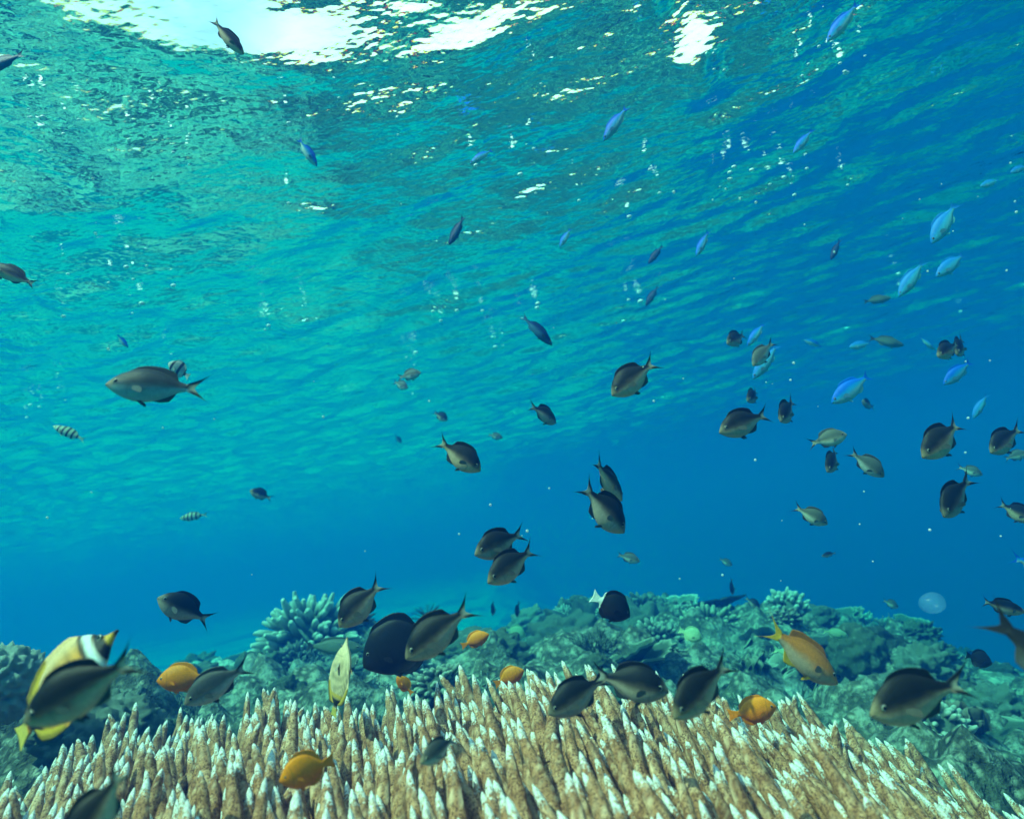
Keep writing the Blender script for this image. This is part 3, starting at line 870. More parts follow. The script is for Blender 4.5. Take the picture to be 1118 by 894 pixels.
def paint(scheme, x, s, z, seed):
    """own colours of the fish; x along the body 0..1, s across (-1 belly, 1 back, beyond it the fins), z height"""
    n = vnoise(x * 9, z * 22, seed=seed) * .5 + vnoise(x * 26, z * 60, seed=seed + 3) * .35
    k = sstep(-.75, .75, s + .18 * n)
    if scheme in ('dark', 'darktail', 'grey', 'silver', 'bluegrey'):
        back = {'dark': (.011, .012, .015), 'darktail': (.009, .010, .012), 'bluegrey': (.022, .032, .04), 'grey': (.06, .062, .062), 'silver': (.10, .11, .10)}[scheme]
        flank = {'dark': (.165, .11, .07), 'darktail': (.14, .095, .062), 'bluegrey': (.085, .14, .17), 'grey': (.27, .21, .155), 'silver': (.30, .27, .21)}[scheme]
        belly = {'dark': (.52, .38, .28), 'darktail': (.50, .36, .27), 'bluegrey': (.20, .36, .42), 'grey': (.55, .50, .44), 'silver': (.60, .60, .54)}[scheme]
        k = sstep(-.48, .26, s + .14 * n); c = lerp3(flank, back, k)
        c = c * (1 - sstep(.0, .62, -s + .1 * n))[:, None] + np.asarray(belly)[None, :] * sstep(.0, .62, -s + .1 * n)[:, None]
        face = sstep(.13, .02, x); c = c * (1 - .6 * face[:, None]) + np.array([.40, .31, .20]) * .6 * face[:, None]
        fin = np.clip(np.abs(s) - 1, 0, 1); c = np.where((s > 1)[:, None], np.array(back) * .8, c)
        c = np.where((s < -1)[:, None], np.array([.05, .047, .045]), c)
        tl = sstep(.74, .80, x)
        lobe = sstep(.12, .42, np.abs(s))
        tc = lerp3((.40, .36, .30) if scheme != 'grey' else (.35, .36, .36), (.012, .012, .013), lobe)
        c = c * (1 - tl[:, None]) + tc * tl[:, None]
    elif scheme in ('blue', 'palebl'):
        b, f, w = ((.0, .13, .72), (.01, .30, .66), (.35, .58, .60)) if scheme == 'blue' else ((.01, .20, .66), (.05, .36, .64), (.20, .55, .62))
        c = lerp3(f, b, sstep(.0, .5, s + .1 * n)); c = c * (1 - sstep(.0, .7, -s)[:, None]) + np.array(w) * sstep(.0, .7, -s)[:, None]
        c = np.where((x > .8)[:, None], np.array(b) * .9, c)
    elif scheme == 'bluedark':
        c = lerp3((.04, .14, .26), (.004, .03, .13), sstep(-.5, .4, s)); 
    elif scheme == 'yellow':
        c = lerp3((1.0, .21, .0), (1.0, .26, .001), k); c = c * (1 + .10 * n[:, None])
    elif scheme == 'orange':
        c = lerp3((.72, .42, .26), (.78, .22, .035), sstep(-.7, .1, s + .2 * n))
        c = c * (1 - sstep(.3, 1.0, s)[:, None] * .35)
        c = np.where((x > .74)[:, None], np.array([.85, .42, .03]), c)
        c = np.where((s < -1)[:, None], np.array([.85, .42, .03]), c)
    elif scheme == 'black':
        c = lerp3((.030, .024, .022), (.014, .014, .017), k); c = c + (.12 * sstep(.5, 1, -s) * sstep(.25, .5, x) * sstep(.75, .5, x))[:, None] * np.array([1, .9, .75])
    elif scheme == 'whitetail':
        c = lerp3((.020, .012, .010), (.006, .006, .007), k); c = np.where((x > .72)[:, None], np.array([.92, .92, .92]), c)
    elif scheme == 'dascyllus':
        c = lerp3((.55, .56, .54), (.30, .31, .32), k)
        for a in (.2, .5, .76): c = c * (1 - .93 * (sstep(a - .06, a - .03, x) * sstep(a + .07, a + .04, x)))[:, None]
    elif scheme == 'stripes':
        c = lerp3((.62, .66, .55), (.45, .52, .36), k)
        for a in (.18, .31, .44, .57, .70): c = c * (1 - .95 * (sstep(a - .036, a - .016, x) * sstep(a + .036, a + .016, x)))[:, None]
    elif scheme == 'teal':
        c = lerp3((.20, .26, .20), (.07, .10, .08), k); c = np.where((x > .78)[:, None], np.array([.03, .04, .04]), c)
    elif scheme == 'green':
        c = lerp3((.60, .72, .42), (.34, .50, .30), k)
    elif scheme in ('butterfly', 'butterflypale'):
        c = lerp3((1.0, .34, .03), (1.0, .45, .12), sstep(-.2, .5, s))
        c = lerp3((0, 0, 0), (1, 1, 1), np.ones_like(x)) * c
        if scheme == 'butterflypale': c = c * .25 + np.array([1.0, .72, .45]) * .75
        # thin oblique lines
        ln = .5 + .5 * np.sin((z * 1.0 + x * .35) * 120)
        c = c * (1 - (.40 * ln * sstep(.24, .32, x) * sstep(.82, .72, x) * (np.abs(s) < 1))[:, None])
        pale = sstep(.35, .8, s) * sstep(.86, .6, x) * sstep(.2, .3, x); c = c * (1 - .75 * pale[:, None]) + np.array([1.0, .60, .31]) * .75 * pale[:, None]
        spot = np.exp(-((x - .48) / .05) ** 2 - ((z - .12) / .025) ** 2); c = c * (1 - .6 * spot[:, None])
        # white, black and yellow bands of the face
        xb = x - .05 * np.abs(z) - .05 * z
        def band(a, b, col, soft=.012):
            nonlocal c
            w = sstep(a - soft, a + soft, xb) * sstep(b + soft, b - soft, xb); c = c * (1 - w[:, None]) + np.asarray(col) * w[:, None]
        if scheme == 'butterfly': band(.17, .235, (.86, .86, .80)); band(.235, .27, (.05, .035, .02)); band(.095, .17, (.012, .010, .010)); band(.04, .095, (.75, .38, .03)); band(-1, .04, (.05, .03, .02))
        # dark bar at the root of the tail
        tb = sstep(.745, .775, x) * sstep(.89, .86, x); c = c * (1 - tb[:, None]) + np.array([.016, .012, .010]) * tb[:, None]
        yb = sstep(.70, .72, x) * sstep(.765, .75, x); c = c * (1 - .9 * yb[:, None]) + np.array([.78, .40, .02]) * .9 * yb[:, None]
        c = np.where((x > .885)[:, None], np.array([.72, .46, .08]), c)
        c = np.where(((np.abs(s) > 1.0) & (x > .6) & (x < .84))[:, None], np.array([.74, .40, .03]) * (1 - .6 * sstep(.3, .7, np.abs(s) - 1))[:, None], c)
    return np.clip(c, 0, 1)

def fish_mesh(shape, scheme, bend, eyes):
    sp = FISH[shape]; seed = len(scheme) * 7 + len(shape)
    xb = sp['xb']; nb, ntl = 46, 12
    nA, nB, nD = 5, 18, 6; nr = nA + nB + nD
    u = np.linspace(0, 1, nb); xs = xb * (u ** 1.25 * .6 + .4 * u)
    top = smooth_profile(xs, sp['top']); bot = smooth_profile(xs, sp['bot']); wid = np.maximum(smooth_profile(xs, sp['wid']), .006)
    top[0] = bot[0] + .004
    dor = np.maximum(np.interp(xs, *zip(*sp['dor'])), 0); ana = np.maximum(np.interp(xs, *zip(*sp['anal'])), 0)
    dor = dor * (1 + .10 * np.abs(np.sin(xs * 95))) ; 
    P, S = [], []
    sB = np.sin(np.linspace(-math.pi / 2, math.pi / 2, nB))
    for i in range(nb):
        c, h = (top[i] + bot[i]) / 2, (top[i] - bot[i]) / 2
        rows = []
        for j in range(nA):
            q = 1 - j / nA
            rows.append((xs[i] + ana[i] * .35 * q, bot[i] - ana[i] * q - .0004 * q, .0022 * (1 - .8 * q) if q < 1 else 0, -1 - q))
        for s in sB:
            t = wid[i] * max(1 - s * s, 0) ** .62 * (1 - .12 * s)
            rows.append((xs[i], c + h * s, max(t, .0022), s))
        for j in range(1, nD + 1):
            q = j / nD
            rows.append((xs[i] + dor[i] * .45 * q, top[i] + dor[i] * q + .0004 * q, .0022 * (1 - .8 * q) if q < 1 else 0, 1 + q))
        P.append(rows)
    tl = sp['tail']
    lastz = np.array([r[1] for r in P[-1]]); lo, hi = lastz[0], lastz[-1]
    rr = np.linspace(-1, 1, nr); rr = np.sign(rr) * np.abs(rr) ** .85
    for i in range(1, ntl + 1):
        q = i / ntl; rows = []
        for j in range(nr):
            r = rr[j]
            xe = tl['notch'] + (1 - tl['notch']) * abs(r) ** tl['fork']
            ze = r * tl['spread'] * (1 - tl['lobe'] * 0)
            x = xb + q * (xe - xb); zz = lastz[j] * (1 - q) + ze * q ** 1.1
            # pointed lobes: the outer edge bows in
            zz *= 1 - .10 * math.sin(math.pi * q) * abs(r) ** 2
            t = .012 * (1 - q) ** 2 + .0016 * (1 - q) + .0006
            if j in (0, nr - 1) or i == ntl: t = 0
            rows.append((x, zz, t, r))
        P.append(rows)
    P = np.array(P); nc = len(P)
    x, z, t, s = [P[..., k].ravel() for k in range(4)]
    t = t.reshape(nc, nr); t[:, 0] = 0; t[:, -1] = 0; t = t.ravel()
    y0 = bend * np.clip(x - .30, 0, 1) ** 2 + bend * .25 * np.clip(.25 - x, 0, 1)
    col = paint(scheme, x, s, z, seed)
    mouth = (np.abs(z - (bot[0] + .002) - 0.0) < .004) & (x < .045); col[mouth] *= .35
    gill = np.exp(-((x - .235 + .9 * (z * z)) / .008) ** 2) * (np.abs(s) < .75)
    col = col * (1 - .35 * gill[:, None])
    V = np.concatenate([np.stack([x, y0 + t, z], 1), np.stack([x, y0 - t, z], 1)])
    F = np.concatenate([grid_faces(nc, nr), grid_faces(nc, nr, nc * nr, flip=True)])
    C = np.concatenate([col, col]); n = len(V)
    # paired fins, rooted in the body
    px_, pz_, pl = sp['pec']
    wloc = float(smooth_profile(np.array([px_]), sp['wid'])[0]); bl = float(smooth_profile(np.array([px_ + .06]), sp['bot'])[0])
    VV, FF, CC = [V], [F], [C]
    pc = paint(scheme, np.array([.45]), np.array([-.1]), np.array([0.]), seed)[0]; pc = pc * .5 + np.array([.20, .20, .19]) * .5 if scheme not in ('yellow', 'black', 'whitetail') else pc
    vc = paint(scheme, np.array([.6]), np.array([-1.5]), np.array([-.2]), seed)[0]
    for sg in (-1, 1):
        for (ox, oz, L, w, out, down, cc) in ((px_, pz_, pl, .055, .50, -.25, pc), (px_ + .05, bl + .015, pl * .55, .040, .16, -.55, vc)):
            a, b = 7, 5
            q = np.linspace(0, 1, a)[:, None]; r = np.linspace(-1, 1, b)[None, :]
            spread = w * (.25 + .9 * q) * np.sqrt(np.clip(1 - (q * .96) ** 4, .02, 1))
            fx = ox + L * q * .85 - r * spread * .25 * (-down) ; fz = oz + down * L * q + r * spread * .9 * (1 + down * .3)
            fy = sg * (wloc * (.86 if oz > bl + .02 else .25) + out * L * q * .8) + 0 * r
            o0 = np.stack([fx + 0 * r, fy, fz], -1).reshape(-1, 3)
            for k2, fl in ((.0012, False), (-.0012, True)):
                oo = o0.copy(); oo[:, 1] += k2; VV.append(oo); FF.append(grid_faces(a, b, n, flip=fl)); CC.append(np.repeat(cc[None, :], a * b, 0)); n += a * b
    if eyes:
        v, f = get_ico(2); f4 = np.stack([f[:, 0], f[:, 1], f[:, 2]], 1)
    V, C = np.concatenate(VV), np.concatenate(CC); F = np.concatenate(FF)
    fl = [F]
    if eyes:
        ex, ez, er = sp['eye']; ew = float(smooth_profile(np.array([ex]), sp['wid'])[0])
        f3 = []
        for sg in (-1, 1):
            e = v * np.array([er, er * .5, er]) + np.array([ex, sg * ew * .80, ez])
            f3.append(f4 + len(V)); V = np.concatenate([V, e]); rad = np.hypot(v[:, 0], v[:, 2])
            C = np.concatenate([C, np.where((rad < .72)[:, None], np.array([.004, .004, .005]), np.array([.35, .33, .28]))])
        fl.append(np.concatenate(f3))
    V = V - np.array([.5, 0, 0]); V[:, 0] *= -1       # snout towards +x
    fl = [q[:, ::-1] for q in fl]
    me = np_mesh('fish_body', V, fl, attrs={'col': C})
    b = bmesh.new(); b.from_mesh(me); bmesh.ops.remove_doubles(b, verts=b.verts, dist=1e-5); b.to_mesh(me); b.free()
    for p in me.polygons: p.use_smooth = True
    return me

def fish_material(name, gloss):
    t = NT(name)
    p = t.n('ShaderNodeBsdfPrincipled'); p.inputs['Roughness'].default_value = gloss; p.inputs['Specular IOR Level'].default_value = .16
    oc = t.n('ShaderNodeTexCoord').outputs['Object']
    c = t.n('ShaderNodeAttribute', attribute_name='col').outputs['Color']
    sc = t.voronoi(t.mapping(oc, (120, 40, 130)), 1.0)
    n = t.noise(oc, 24, 3, .6)
    c = t.mix(1.0, c, t.ramp(n, [(.3, (.88, .88, .88)), (.7, (1.10, 1.10, 1.10))]), 'MULTIPLY')
    c = t.mix(.9, c, t.ramp(sc, [(.25, (1.05, 1.05, 1.05)), (.7, (.80, .80, .80))]), 'MULTIPLY')
    inf = t.n('ShaderNodeObjectInfo').outputs['Random']
    c = t.mix(1.0, c, t.ramp(inf, [(0, (.72, .80, .86)), (.5, (1, 1, 1)), (1, (1.2, 1.08, .92))]), 'MULTIPLY')
    t.l(c, p.inputs['Base Color'])
    t.l(t.bump(sc, .18, .004), p.inputs['Normal'])
    t.l(p.outputs[0], t.out.inputs['Surface'])
    return t.m
FISH_MAT = fish_material('fish_scales', .42)
def eye_material():
    t = NT('fish_eye')
    p = t.n('ShaderNodeBsdfPrincipled'); p.inputs['Roughness'].default_value = .12
    t.l(t.n('ShaderNodeAttribute', attribute_name='col').outputs['Color'], p.inputs['Base Color'])
    t.l(p.outputs[0], t.out.inputs['Surface']); return t.m
EYE_MAT = eye_material()
def eye_mesh():
    v, f = get_ico(3)
    rad = np.hypot(v[:, 0], v[:, 2])
    col = np.where((rad < .62)[:, None], np.array([.004, .004, .005]), np.where((rad < .82)[:, None], np.array([.42, .38, .30]), np.array([.06, .055, .05])))
    me = np_mesh('eye', v * np.array([1, .5, 1]), f, attrs={'col': col}); me.materials.append(EYE_MAT); return me
EYE = eye_mesh()
_fm = {}
ZEN = CAM_R.T @ np.array([0, 0, 1.0])
SIZE = {'bluegrey': .105, 'dark': .088, 'darktail': .092, 'grey': .085, 'silver': .08, 'blue': .11, 'palebl': .10, 'bluedark': .11, 'yellow': .055, 'orange': .115, 'black': .15, 'whitetail': .075,
        'dascyllus': .06, 'stripes': .11, 'teal': .16, 'green': .09, 'butterfly': .14, 'butterflypale': .1}
NAMES = {'bluegrey': 'damselfish', 'dark': 'damselfish', 'darktail': 'damselfish', 'grey': 'damselfish', 'silver': 'damselfish', 'blue': 'fusilier', 'palebl': 'fusilier', 'bluedark': 'fusilier', 'yellow': 'yellow_damselfish',
         'orange': 'anthias', 'black': 'surgeonfish', 'whitetail': 'whitetail_damselfish', 'dascyllus': 'striped_damselfish', 'stripes': 'sergeant_fish', 'teal': 'goatfish', 'green': 'wrasse', 'butterfly': 'butterflyfish', 'butterflypale': 'butterflyfish'}

def put_fish(shape, scheme, head, tail, label, yaw=0, bank=0, L=None, bend=0.0, group=None, tall=1.0):
    """head and tail: where snout and tail tips stand in the photograph; yaw > 0 turns the snout towards the lens; L real length in metres"""
    L = L or SIZE[scheme]
    v = np.array([head[0] - tail[0], -(head[1] - tail[1])], float); px = np.linalg.norm(v); v /= px
    ya = RAD(yaw)
    d = PF * L * math.cos(ya) / px
    F = np.array([v[0] * math.cos(ya), v[1] * math.cos(ya), math.sin(ya)])
    U = ZEN - F * (ZEN @ F); U /= np.linalg.norm(U)
    b = RAD(bank); R_ = np.cross(U, F)
    U = U * math.cos(b) + R_ * math.sin(b)
    Yv = np.cross(U, F)
    big = px > 55
    key = (shape, scheme, bend, not big)
    if key not in _fm:
        m = fish_mesh(shape, scheme, bend, not big); m.materials.append(FISH_MAT); _fm[key] = m
    o = link(NAMES[scheme], _fm[key])
    c = cam_pt((head[0] + tail[0]) / 2, (head[1] + tail[1]) / 2, d)
    M = np.eye(4); M[:3, :3] = CAM_R @ np.stack([F, Yv, U], 1) @ np.diag([L, L, L * tall]); M[:3, 3] = c
    o.matrix_world = Matrix(M.tolist())
    tag(o, label, 'fish', group)
    if big:
        sp = FISH[shape]; ex, ez, er = sp['eye']; ew = float(smooth_profile(np.array([ex]), sp['wid'])[0])
        for sg in (-1, 1):
            e = link('eye', EYE, parent=o)
            e.location = (.5 - ex, sg * ew * .84 + bend * .25 * max(.25 - ex, 0), ez); e.scale = (er, er, er)
    return d

D = 'damsel'
FISHES = [
 # shape, scheme, head, tail, label, options
 (D, 'bluegrey', (120, 420), (232, 426), 'large blue grey damselfish with a yellowish snout swimming left at upper left', dict(bend=.12, yaw=8, tall=.84)),
 ('round', 'dascyllus', (184, 396), (208, 412), 'small black and white damselfish just behind the back of the large left swimming damselfish', dict(bank=20)),
 (D, 'dark', (525, 514), (473, 478), 'dark damselfish with a pale tail tip heading down right in mid water', dict(yaw=5)),
 (D, 'dark', (667, 432), (722, 390), 'dark damselfish nosing down left, alone right of the centre, with a forked white edged tail', dict(yaw=10)),
 (D, 'dark', (608, 462), (576, 440), 'small dark damselfish turned partly away, heading down right near the centre', dict(yaw=-30)),
 ('slim', 'bluedark', (603, 377), (568, 341), 'slender dark fish heading down right above the mid water damselfish', dict(L=.10)),
 (D, 'dark', (680, 548), (642, 497), 'upper of the two damselfish diving down right side by side', dict(yaw=-20, L=.08)),
 (D, 'dark', (682, 582), (630, 524), 'lower and larger of the two damselfish diving down right side by side', dict(yaw=-5)),
 (D, 'dark', (519, 602), (578, 582), 'upper of the pair of damselfish swimming left above the black surgeonfish', dict(yaw=30, L=.08)),
 (D, 'dark', (533, 632), (590, 598), 'lower and browner of the pair of damselfish swimming left above the black surgeonfish', dict(yaw=28, L=.082)),
 (D, 'dark', (783, 472), (848, 449), 'big damselfish facing left with a wide open forked tail in the right half', dict(yaw=12)),
 (D, 'dark', (846, 460), (874, 434), 'small round damselfish just behind the wide forked tail', dict(yaw=40)),
 (D, 'dark', (812, 438), (834, 424), 'tiny damselfish above the back of the big left facing damselfish', dict(yaw=45)),
 (D, 'dark', (791, 376), (820, 362), 'small damselfish facing left under the bright surface streaks', dict(yaw=30)),
 (D, 'silver', (819, 400), (848, 370), 'small damselfish beside the greenish blue slender fish', dict(yaw=20)),
 (D, 'silver', (923, 474), (881, 486), 'pale bellied damselfish facing right in the open blue water', dict(yaw=10)),
 (D, 'dark', (898, 514), (922, 488), 'small round damselfish nose down below the pale bellied right facing one', dict(yaw=35)),
 (D, 'silver', (962, 520), (927, 490), 'silvery damselfish heading down right with a dark raised back', dict(yaw=15, bank=-25)),
 (D, 'silver', (903, 572), (865, 552), 'silvery damselfish heading right low in the open blue water', dict(yaw=5, bank=-15)),
 (D, 'dark', (1003, 499), (1060, 456), 'big dark damselfish facing down left near the right edge, tail raised', dict(yaw=12)),
 (D, 'silver', (1000, 494), (1030, 478), 'pale damselfish half hidden behind the big dark one with raised tail', dict(yaw=35)),
 (D, 'dark', (1076, 494), (1122, 464), 'dark damselfish with forked tail at the right edge', dict(yaw=15)),
 (D, 'dark', (1020, 562), (1068, 518), 'plump brown damselfish facing down left near the right edge', dict(yaw=25, L=.085)),
 (D, 'silver', (1070, 518), (1046, 509), 'tiny damselfish just above the plump brown one', dict(yaw=20)),
 (D, 'dark', (1124, 568), (1090, 548), 'damselfish half cut off by the right edge, facing right', dict(yaw=20)),
 (D, 'silver', (1120, 494), (1095, 502), 'tiny pale damselfish under the forked tail at the right edge', dict(yaw=10)),
 (D, 'dark', (1018, 390), (1054, 372), 'damselfish facing left below the blue slender fish at upper right', dict(yaw=25)),
 (D, 'dark', (1036, 388), (1060, 366), 'second damselfish overlapping the tail of the one facing left at upper right', dict(yaw=40)),
 (D, 'dark', (938, 438), (958, 446), 'tiny dark damselfish right of the big bright blue fish', dict(yaw=30)),
 (D, 'silver', (698, 612), (672, 605), 'small pale damselfish above the white tailed black fish', dict(yaw=15)),
 (D, 'darktail', (176, 650), (232, 683), 'dark damselfish with a pale eye facing up left above the yellow fish', dict(yaw=15)),
 (D, 'darktail', (34, 784), (160, 712), 'big blurred dark damselfish in front of the striped butterflyfish', dict(yaw=8, L=.082, bank=10, tall=.95)),
 (D, 'grey', (206, 764), (276, 724), 'grey damselfish with a black raised back beside the yellow fish', dict(yaw=14, L=.078, bank=10)),
 (D, 'dark', (372, 682), (421, 632), 'damselfish nosing down in front of the large round bush coral', dict(yaw=12)),
 (D, 'darktail', (444, 716), (522, 658), 'damselfish overlapping the big black surgeonfish', dict(yaw=10)),
 (D, 'dark', (598, 776), (672, 738), 'leftmost of the three damselfish hovering just above the finger coral', dict(yaw=12, L=.075)),
 (D, 'dark', (729, 752), (640, 738), 'right facing damselfish in the middle of the three above the finger coral', dict(yaw=10, L=.08, bend=.08)),
 (D, 'darktail', (731, 776), (806, 722), 'left facing round damselfish at the right of the three above the finger coral', dict(yaw=22, L=.075)),
 (D, 'darktail', (944, 776), (1066, 742), 'big dark damselfish facing left over the right reef', dict(yaw=8)),
 (D, 'black', (1190, 760), (1082, 668), 'dark fish cut off by the right edge with its tail raised up left', dict(yaw=10, L=.085)),
 ('slim', 'darktail', (1119, 668), (1066, 655), 'slim dark backed fish with a pale belly at the right edge', dict(L=.09)),
 ('round', 'black', (1083, 724), (1052, 714), 'small black oval fish low over the right edge of the reef', dict(L=.06)),
 (D, 'dark', (88, 926), (132, 836), 'very near dark blurred fish rising from the lower left edge', dict(L=.05, yaw=20)),
 (D, 'grey', (462, 822), (502, 812), 'blurred grey fish seen nose on before the finger coral', dict(yaw=46, L=.042)),
 (D, 'grey', (279, 280), (284, 300), 'small greyish fish hanging nose up below the surface at left', dict(yaw=20)),
 ('slim', 'dark', (-12, 288), (43, 313), 'dark brown fish entering at the left edge, tail to the right', dict(L=.09)),
 ('slim', 'bluedark', (-26, 80), (33, 58), 'dark blue fish cut off by the left edge close under the surface', dict(L=.09)),
 ('slim', 'dark', (266, 60), (230, 20), 'slim dark fish crossing the white patch of sky', dict(L=.075)),
 (D, 'darktail', (274, 535), (298, 546), 'tiny black damselfish with a raised back fin alone at left', dict(yaw=15)),
 (D, 'silver', (460, 407), (432, 413), 'faint grey damselfish near the middle of the surface reflection', dict(yaw=10)),
 (D, 'silver', (446, 424), (428, 416), 'fainter second damselfish just under the faint grey one', dict(yaw=25)),
 (D, 'dark', (489, 459), (472, 449), 'tiny damselfish above the dark one with a pale tail tip', dict(yaw=10)),
 (D, 'silver', (549, 478), (531, 474), 'faint pale speck of a fish left of the turned away damselfish', dict(yaw=10)),
 (D, 'grey', (438, 484), (431, 474), 'tiny dark speck of a fish in the left middle of the water', dict()),
 (D, 'silver', (799, 617), (784, 609), 'tiny pale fish over the middle of the right reef', dict(yaw=10)),
 (D, 'dark', (798, 648), (800, 630), 'tiny dark upright fish just above the right reef crest', dict(yaw=30)),
 (D, 'dark', (829, 663), (813, 652), 'tiny dark fish right of the dark upright one', dict(yaw=20)),
 ('slim', 'dark', (897, 607), (914, 603), 'tiny slim fish alone in the low blue water', dict(L=.06)),
 (D, 'silver', (981, 663), (962, 654), 'tiny pale fish above the bright capped boulder', dict()),
 (D, 'dark', (538, 670), (539, 655), 'left one of two tiny dark fish seen end on between the reefs', dict(yaw=40)),
 (D, 'dark', (564, 672), (566, 656), 'right one of two tiny dark fish seen end on between the reefs', dict(yaw=40)),
 (D, 'silver', (876, 674), (866, 660), 'tiny pale fish above the long orange fish', dict(yaw=20)),
 ('round', 'green', (766, 696), (742, 689), 'pale green fish in front of the dark olive bush coral', dict(L=.07, yaw=20)),
 ('round', 'green', (574, 694), (550, 686), 'hazy yellow green fish in the gap between the two reefs', dict(L=.1)),
 ('slim', 'green', (882, 718), (842, 708), 'pale turquoise fish right behind the long orange fish', dict(L=.12, tall=1.3)),
 ('slim', 'green', (926, 694), (896, 688), 'pale turquoise fish beside the bright capped boulder', dict(L=.09, tall=1.3)),
 ('slim', 'blue', (903, 46), (939, 2), 'bright blue fish at the top edge right of the centre', dict(L=.10)),
 ('slim', 'blue', (346, 182), (324, 148), 'lower of two blue fish nose to tail at upper left', dict(L=.085)),
 ('slim', 'blue', (322, 142), (344, 124), 'upper of two blue fish nose to tail at upper left', dict(L=.075)),
 ('slim', 'bluedark', (490, 268), (509, 234), 'dark blue fish diving in the upper middle', dict(L=.09)),
 ('slim', 'blue', (513, 179), (540, 161), 'blue fish in the upper middle above the dark blue one', dict(L=.085)),
 ('slim', 'blue', (659, 154), (687, 112), 'blue fish diving with a pale tail under the small sky patch', dict(L=.10)),
 ('slim', 'bluedark', (708, 288), (725, 266), 'upper of two dark blue fish one below the other right of the middle', dict(L=.08)),
 ('slim', 'bluedark', (705, 334), (720, 310), 'lower of two dark blue fish one below the other right of the middle', dict(L=.09)),
 ('slim', 'blue', (611, 270), (624, 248), 'faint blue fish in the middle of the surface', dict(L=.08)),
 ('slim', 'blue', (866, 168), (889, 140), 'blue fish among white flecks at upper right', dict(L=.09)),
 ('slim', 'palebl', (1017, 266), (1046, 218), 'pale blue fish diving at upper right, clearest of its group', dict(L=.12, tall=1.2)),
 ('slim', 'palebl', (981, 324), (1011, 282), 'blue fish with a light belly diving left of the clearest pale blue one', dict(L=.12, tall=1.1)),
 ('slim', 'palebl', (1022, 302), (1057, 274), 'pale blue fish just below the clearest diving one', dict(L=.11, tall=1.2)),
 ('slim', 'blue', (908, 440), (954, 406), 'big bright blue fish in the middle of the right half', dict(L=.12, tall=1.35)),
 ('slim', 'blue', (1030, 420), (1063, 392), 'bright blue fish below the pair at upper right', dict(L=.11, tall=1.2)),
 ('slim', 'palebl', (1062, 457), (1079, 428), 'pale blue fish above the forked tail at the right edge', dict(L=.09)),
 ('slim', 'blue', (816, 378), (836, 350), 'blue fish right of the small damselfish under the streaks', dict(L=.10)),
 ('slim', 'palebl', (822, 414), (852, 372), 'greenish blue slender fish diving left of the centre right group', dict(L=.12)),
 ('slim', 'blue', (878, 371), (900, 379), 'small blue fish swimming left in the row along the fading surface', dict(L=.09)),
 ('slim', 'palebl', (927, 379), (953, 374), 'pale blue oval fish in the row along the fading surface', dict(L=.09, tall=1.3)),
 ('slim', 'teal', (987, 377), (946, 368), 'grey green slim fish facing right in the row along the fading surface', dict(L=.14)),
 ('slim', 'palebl', (1021, 382), (1002, 366), 'faint pale fish left of the overlapping damselfish pair', dict(L=.08)),
 ('slim', 'teal', (973, 325), (940, 330), 'faint dark slim fish above the row along the fading surface', dict(L=.12)),
 ('slim', 'blue', (760, 280), (775, 250), 'faint blue fish diving right of the two dark blue ones', dict(L=.09)),
 ('slim', 'bluedark', (907, 284), (918, 260), 'small dark blue fish among the streaks at right', dict(L=.08)),
 ('slim', 'palebl', (1070, 204), (1092, 196), 'left one of two pale oval fish near the upper right edge', dict(L=.07, tall=1.3)),
 ('slim', 'palebl', (1103, 189), (1124, 180), 'right one of two pale oval fish near the upper right edge', dict(L=.07, tall=1.3)),
 ('slim', 'blue', (140, 380), (127, 364), 'small blue white fish above the large left swimming damselfish', dict(L=.06)),
 (D, 'blue', (1152, 626), (1100, 606), 'blurred bright blue fish half out of the right edge', dict(L=.07)),
 ('slim', 'stripes', (58, 465), (96, 482), 'slim black banded fish under the surface at far left', dict(L=.11)),
 ('slim', 'stripes', (196, 566), (228, 561), 'faint black banded fish in the lower left water', dict(L=.12)),
 ('round', 'yellow', (171, 743), (230, 738), 'yellow fish facing left behind the grey damselfish', dict(L=.065, tall=.85)),
 ('round', 'yellow', (309, 846), (362, 834), 'square orange yellow fish right in front of the finger coral', dict(L=.045, tall=1.12, yaw=25, bank=8)),
 ('round', 'yellow', (534, 692), (504, 705), 'small yellow fish facing up right beside the black surgeonfish', dict(tall=.9)),
 ('round', 'yellow', (433, 738), (450, 757), 'smallest yellow fish nosing up left under the black surgeonfish', dict(L=.04, tall=.9)),
 ('round', 'yellow', (572, 731), (540, 747), 'yellow fish just above the tips of the finger coral', dict(L=.055, tall=1.0)),
 ('round', 'yellow', (848, 771), (796, 782), 'round orange yellow fish facing right over the right part of the finger coral', dict(L=.062, tall=.95)),
 ('butterfly', 'butterfly', (124, 689), (20, 804), 'big striped yellow butterflyfish facing right at the left edge', dict(L=.12, yaw=-6, bank=30, bend=.06, tall=.98)),
 ('butterfly', 'butterflypale', (377, 698), (366, 779), 'narrow pale yellow butterflyfish seen nearly edge on before the left reef', dict(L=.10, yaw=-12, bank=60)),
 ('surgeon', 'black', (395, 724), (480, 686), 'big black round surgeonfish in the middle above the coral', dict(L=.13, bank=5, tall=1.2)),
 ('round', 'whitetail', (688, 673), (646, 650), 'black fish with a white tail in front of the right reef', dict(L=.075, tall=1.15)),
 ('anthias', 'orange', (914, 746), (828, 678), 'long orange fish with a forked yellow tail over the right reef', dict(L=.115, bank=10)),
 ('slim', 'teal', (398, 706), (326, 706), 'grey green fish with a dark tail behind the narrow butterflyfish', dict(L=.20, yaw=5)),
]
rf = random.Random(12)
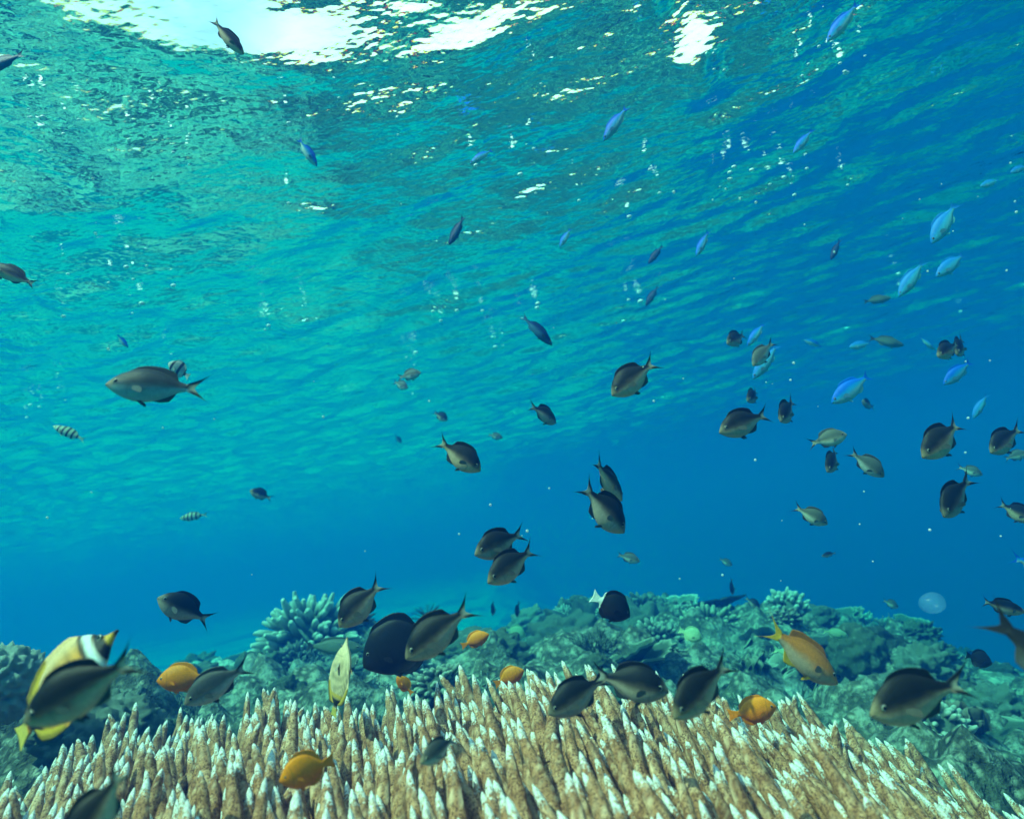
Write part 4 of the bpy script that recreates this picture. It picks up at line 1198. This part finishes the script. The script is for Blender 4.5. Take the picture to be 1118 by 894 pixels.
for sh, scm, h, tl, lab, op in FISHES:
    if 'bend' not in op: op['bend'] = rf.choice([-.22, -.1, 0.0, .1, .22])
    op['tall'] = op.get('tall', 1.10 if scm in ('dark', 'darktail') else 1.0) * rf.uniform(.94, 1.08)
    dd = put_fish(sh, scm, h, tl, lab, **op)

# ------------------------------------------------------------------ drifting specks and bubbles
def speck_material(name, col, alpha):
    t = NT(name)
    p = t.n('ShaderNodeBsdfPrincipled'); p.inputs['Base Color'].default_value = (*col, 1); p.inputs['Roughness'].default_value = .3
    tr = t.n('ShaderNodeBsdfTransparent'); mx = t.n('ShaderNodeMixShader'); mx.inputs[0].default_value = alpha
    t.l(tr.outputs[0], mx.inputs[1]); t.l(p.outputs[0], mx.inputs[2]); t.l(mx.outputs[0], t.out.inputs['Surface'])
    return t.m
def build_specks():
    v, f = get_ico(3)
    jm = speck_material('pale_mote', (.22, .58, .88), .11)  # translucent ball stands in for a blurred particle close to the lens
    me = np_mesh('mote', v * (1 + .05 * vnoise(v[:, 0] * 2, v[:, 1] * 2, v[:, 2] * 2, 1))[:, None], f); me.materials.append(jm)
    for px, py, d, r, lab in ((1018, 658, .75, 12.5, 'pale round out of focus speck drifting above the right reef'),
                              ):
        o = link('mote', me); o.location = cam_pt(px, py, d); k = r * d / PF; o.scale = (k * 1.1, k, k * .9); tag(o, lab, 'mote')
    bm_ = speck_material('white_bubble', (.95, .97, .96), .92)
    mb = np_mesh('air_bubble', v, f); mb.materials.append(bm_)
    g = random.Random(4)
    clusters = [(30, 125, 18, 4), (60, 150, 30, 3), (210, 180, 6, 1), (105, 300, 30, 5), (60, 440, 30, 5), (130, 330, 30, 4), (300, 345, 60, 4), (450, 395, 25, 5), (540, 345, 40, 5), (490, 350, 20, 4), (690, 330, 25, 3), (840, 200, 45, 10),
                (870, 60, 50, 6), (620, 95, 14, 2), (740, 210, 50, 4), (160, 160, 60, 5), (560, 190, 40, 4), (360, 170, 60, 4), (950, 60, 40, 3), (1010, 330, 60, 4)]
    for cx, cy_, sp, n in clusters:
        for _ in range(n):
            px, py = cx + g.gauss(0, sp), cy_ + g.gauss(0, sp * .4)
            w = cam_pt(px, py, 1.0)
            if w[2] < .12: continue
            P = w * ((SURF_Z - .035) / w[2]); d = to_px(P)[2]
            o = link('air_bubble', mb); r = g.uniform(1.0, 2.0) * g.uniform(.7, 1.3) * d / PF
            o.location = P; o.scale = (r * 1.3, r, r * .8)
            tag(o, 'tiny white air bubble floating under the rippled surface', 'bubble', 'air bubbles under the surface')
    sn = np_mesh('drifting_particle', v, f); sn.materials.append(speck_material('drifting_particle', (.75, .85, .82), .55))
    for _ in range(70):
        px, py, d = g.uniform(560, 1115) if g.random() < .75 else g.uniform(10, 560), g.uniform(150, 640), g.uniform(.7, 1.9)
        P = cam_pt(px, py, d)
        if P[2] > SURF_Z - .15: continue
        o = link('drifting_particle', sn); r = g.uniform(.5, 1.5) * d / PF; o.location = P; o.scale = (r, r * 1.3, r)
        tag(o, 'tiny pale particle drifting in the open water', 'particle', 'particles drifting in the water')
build_specks()
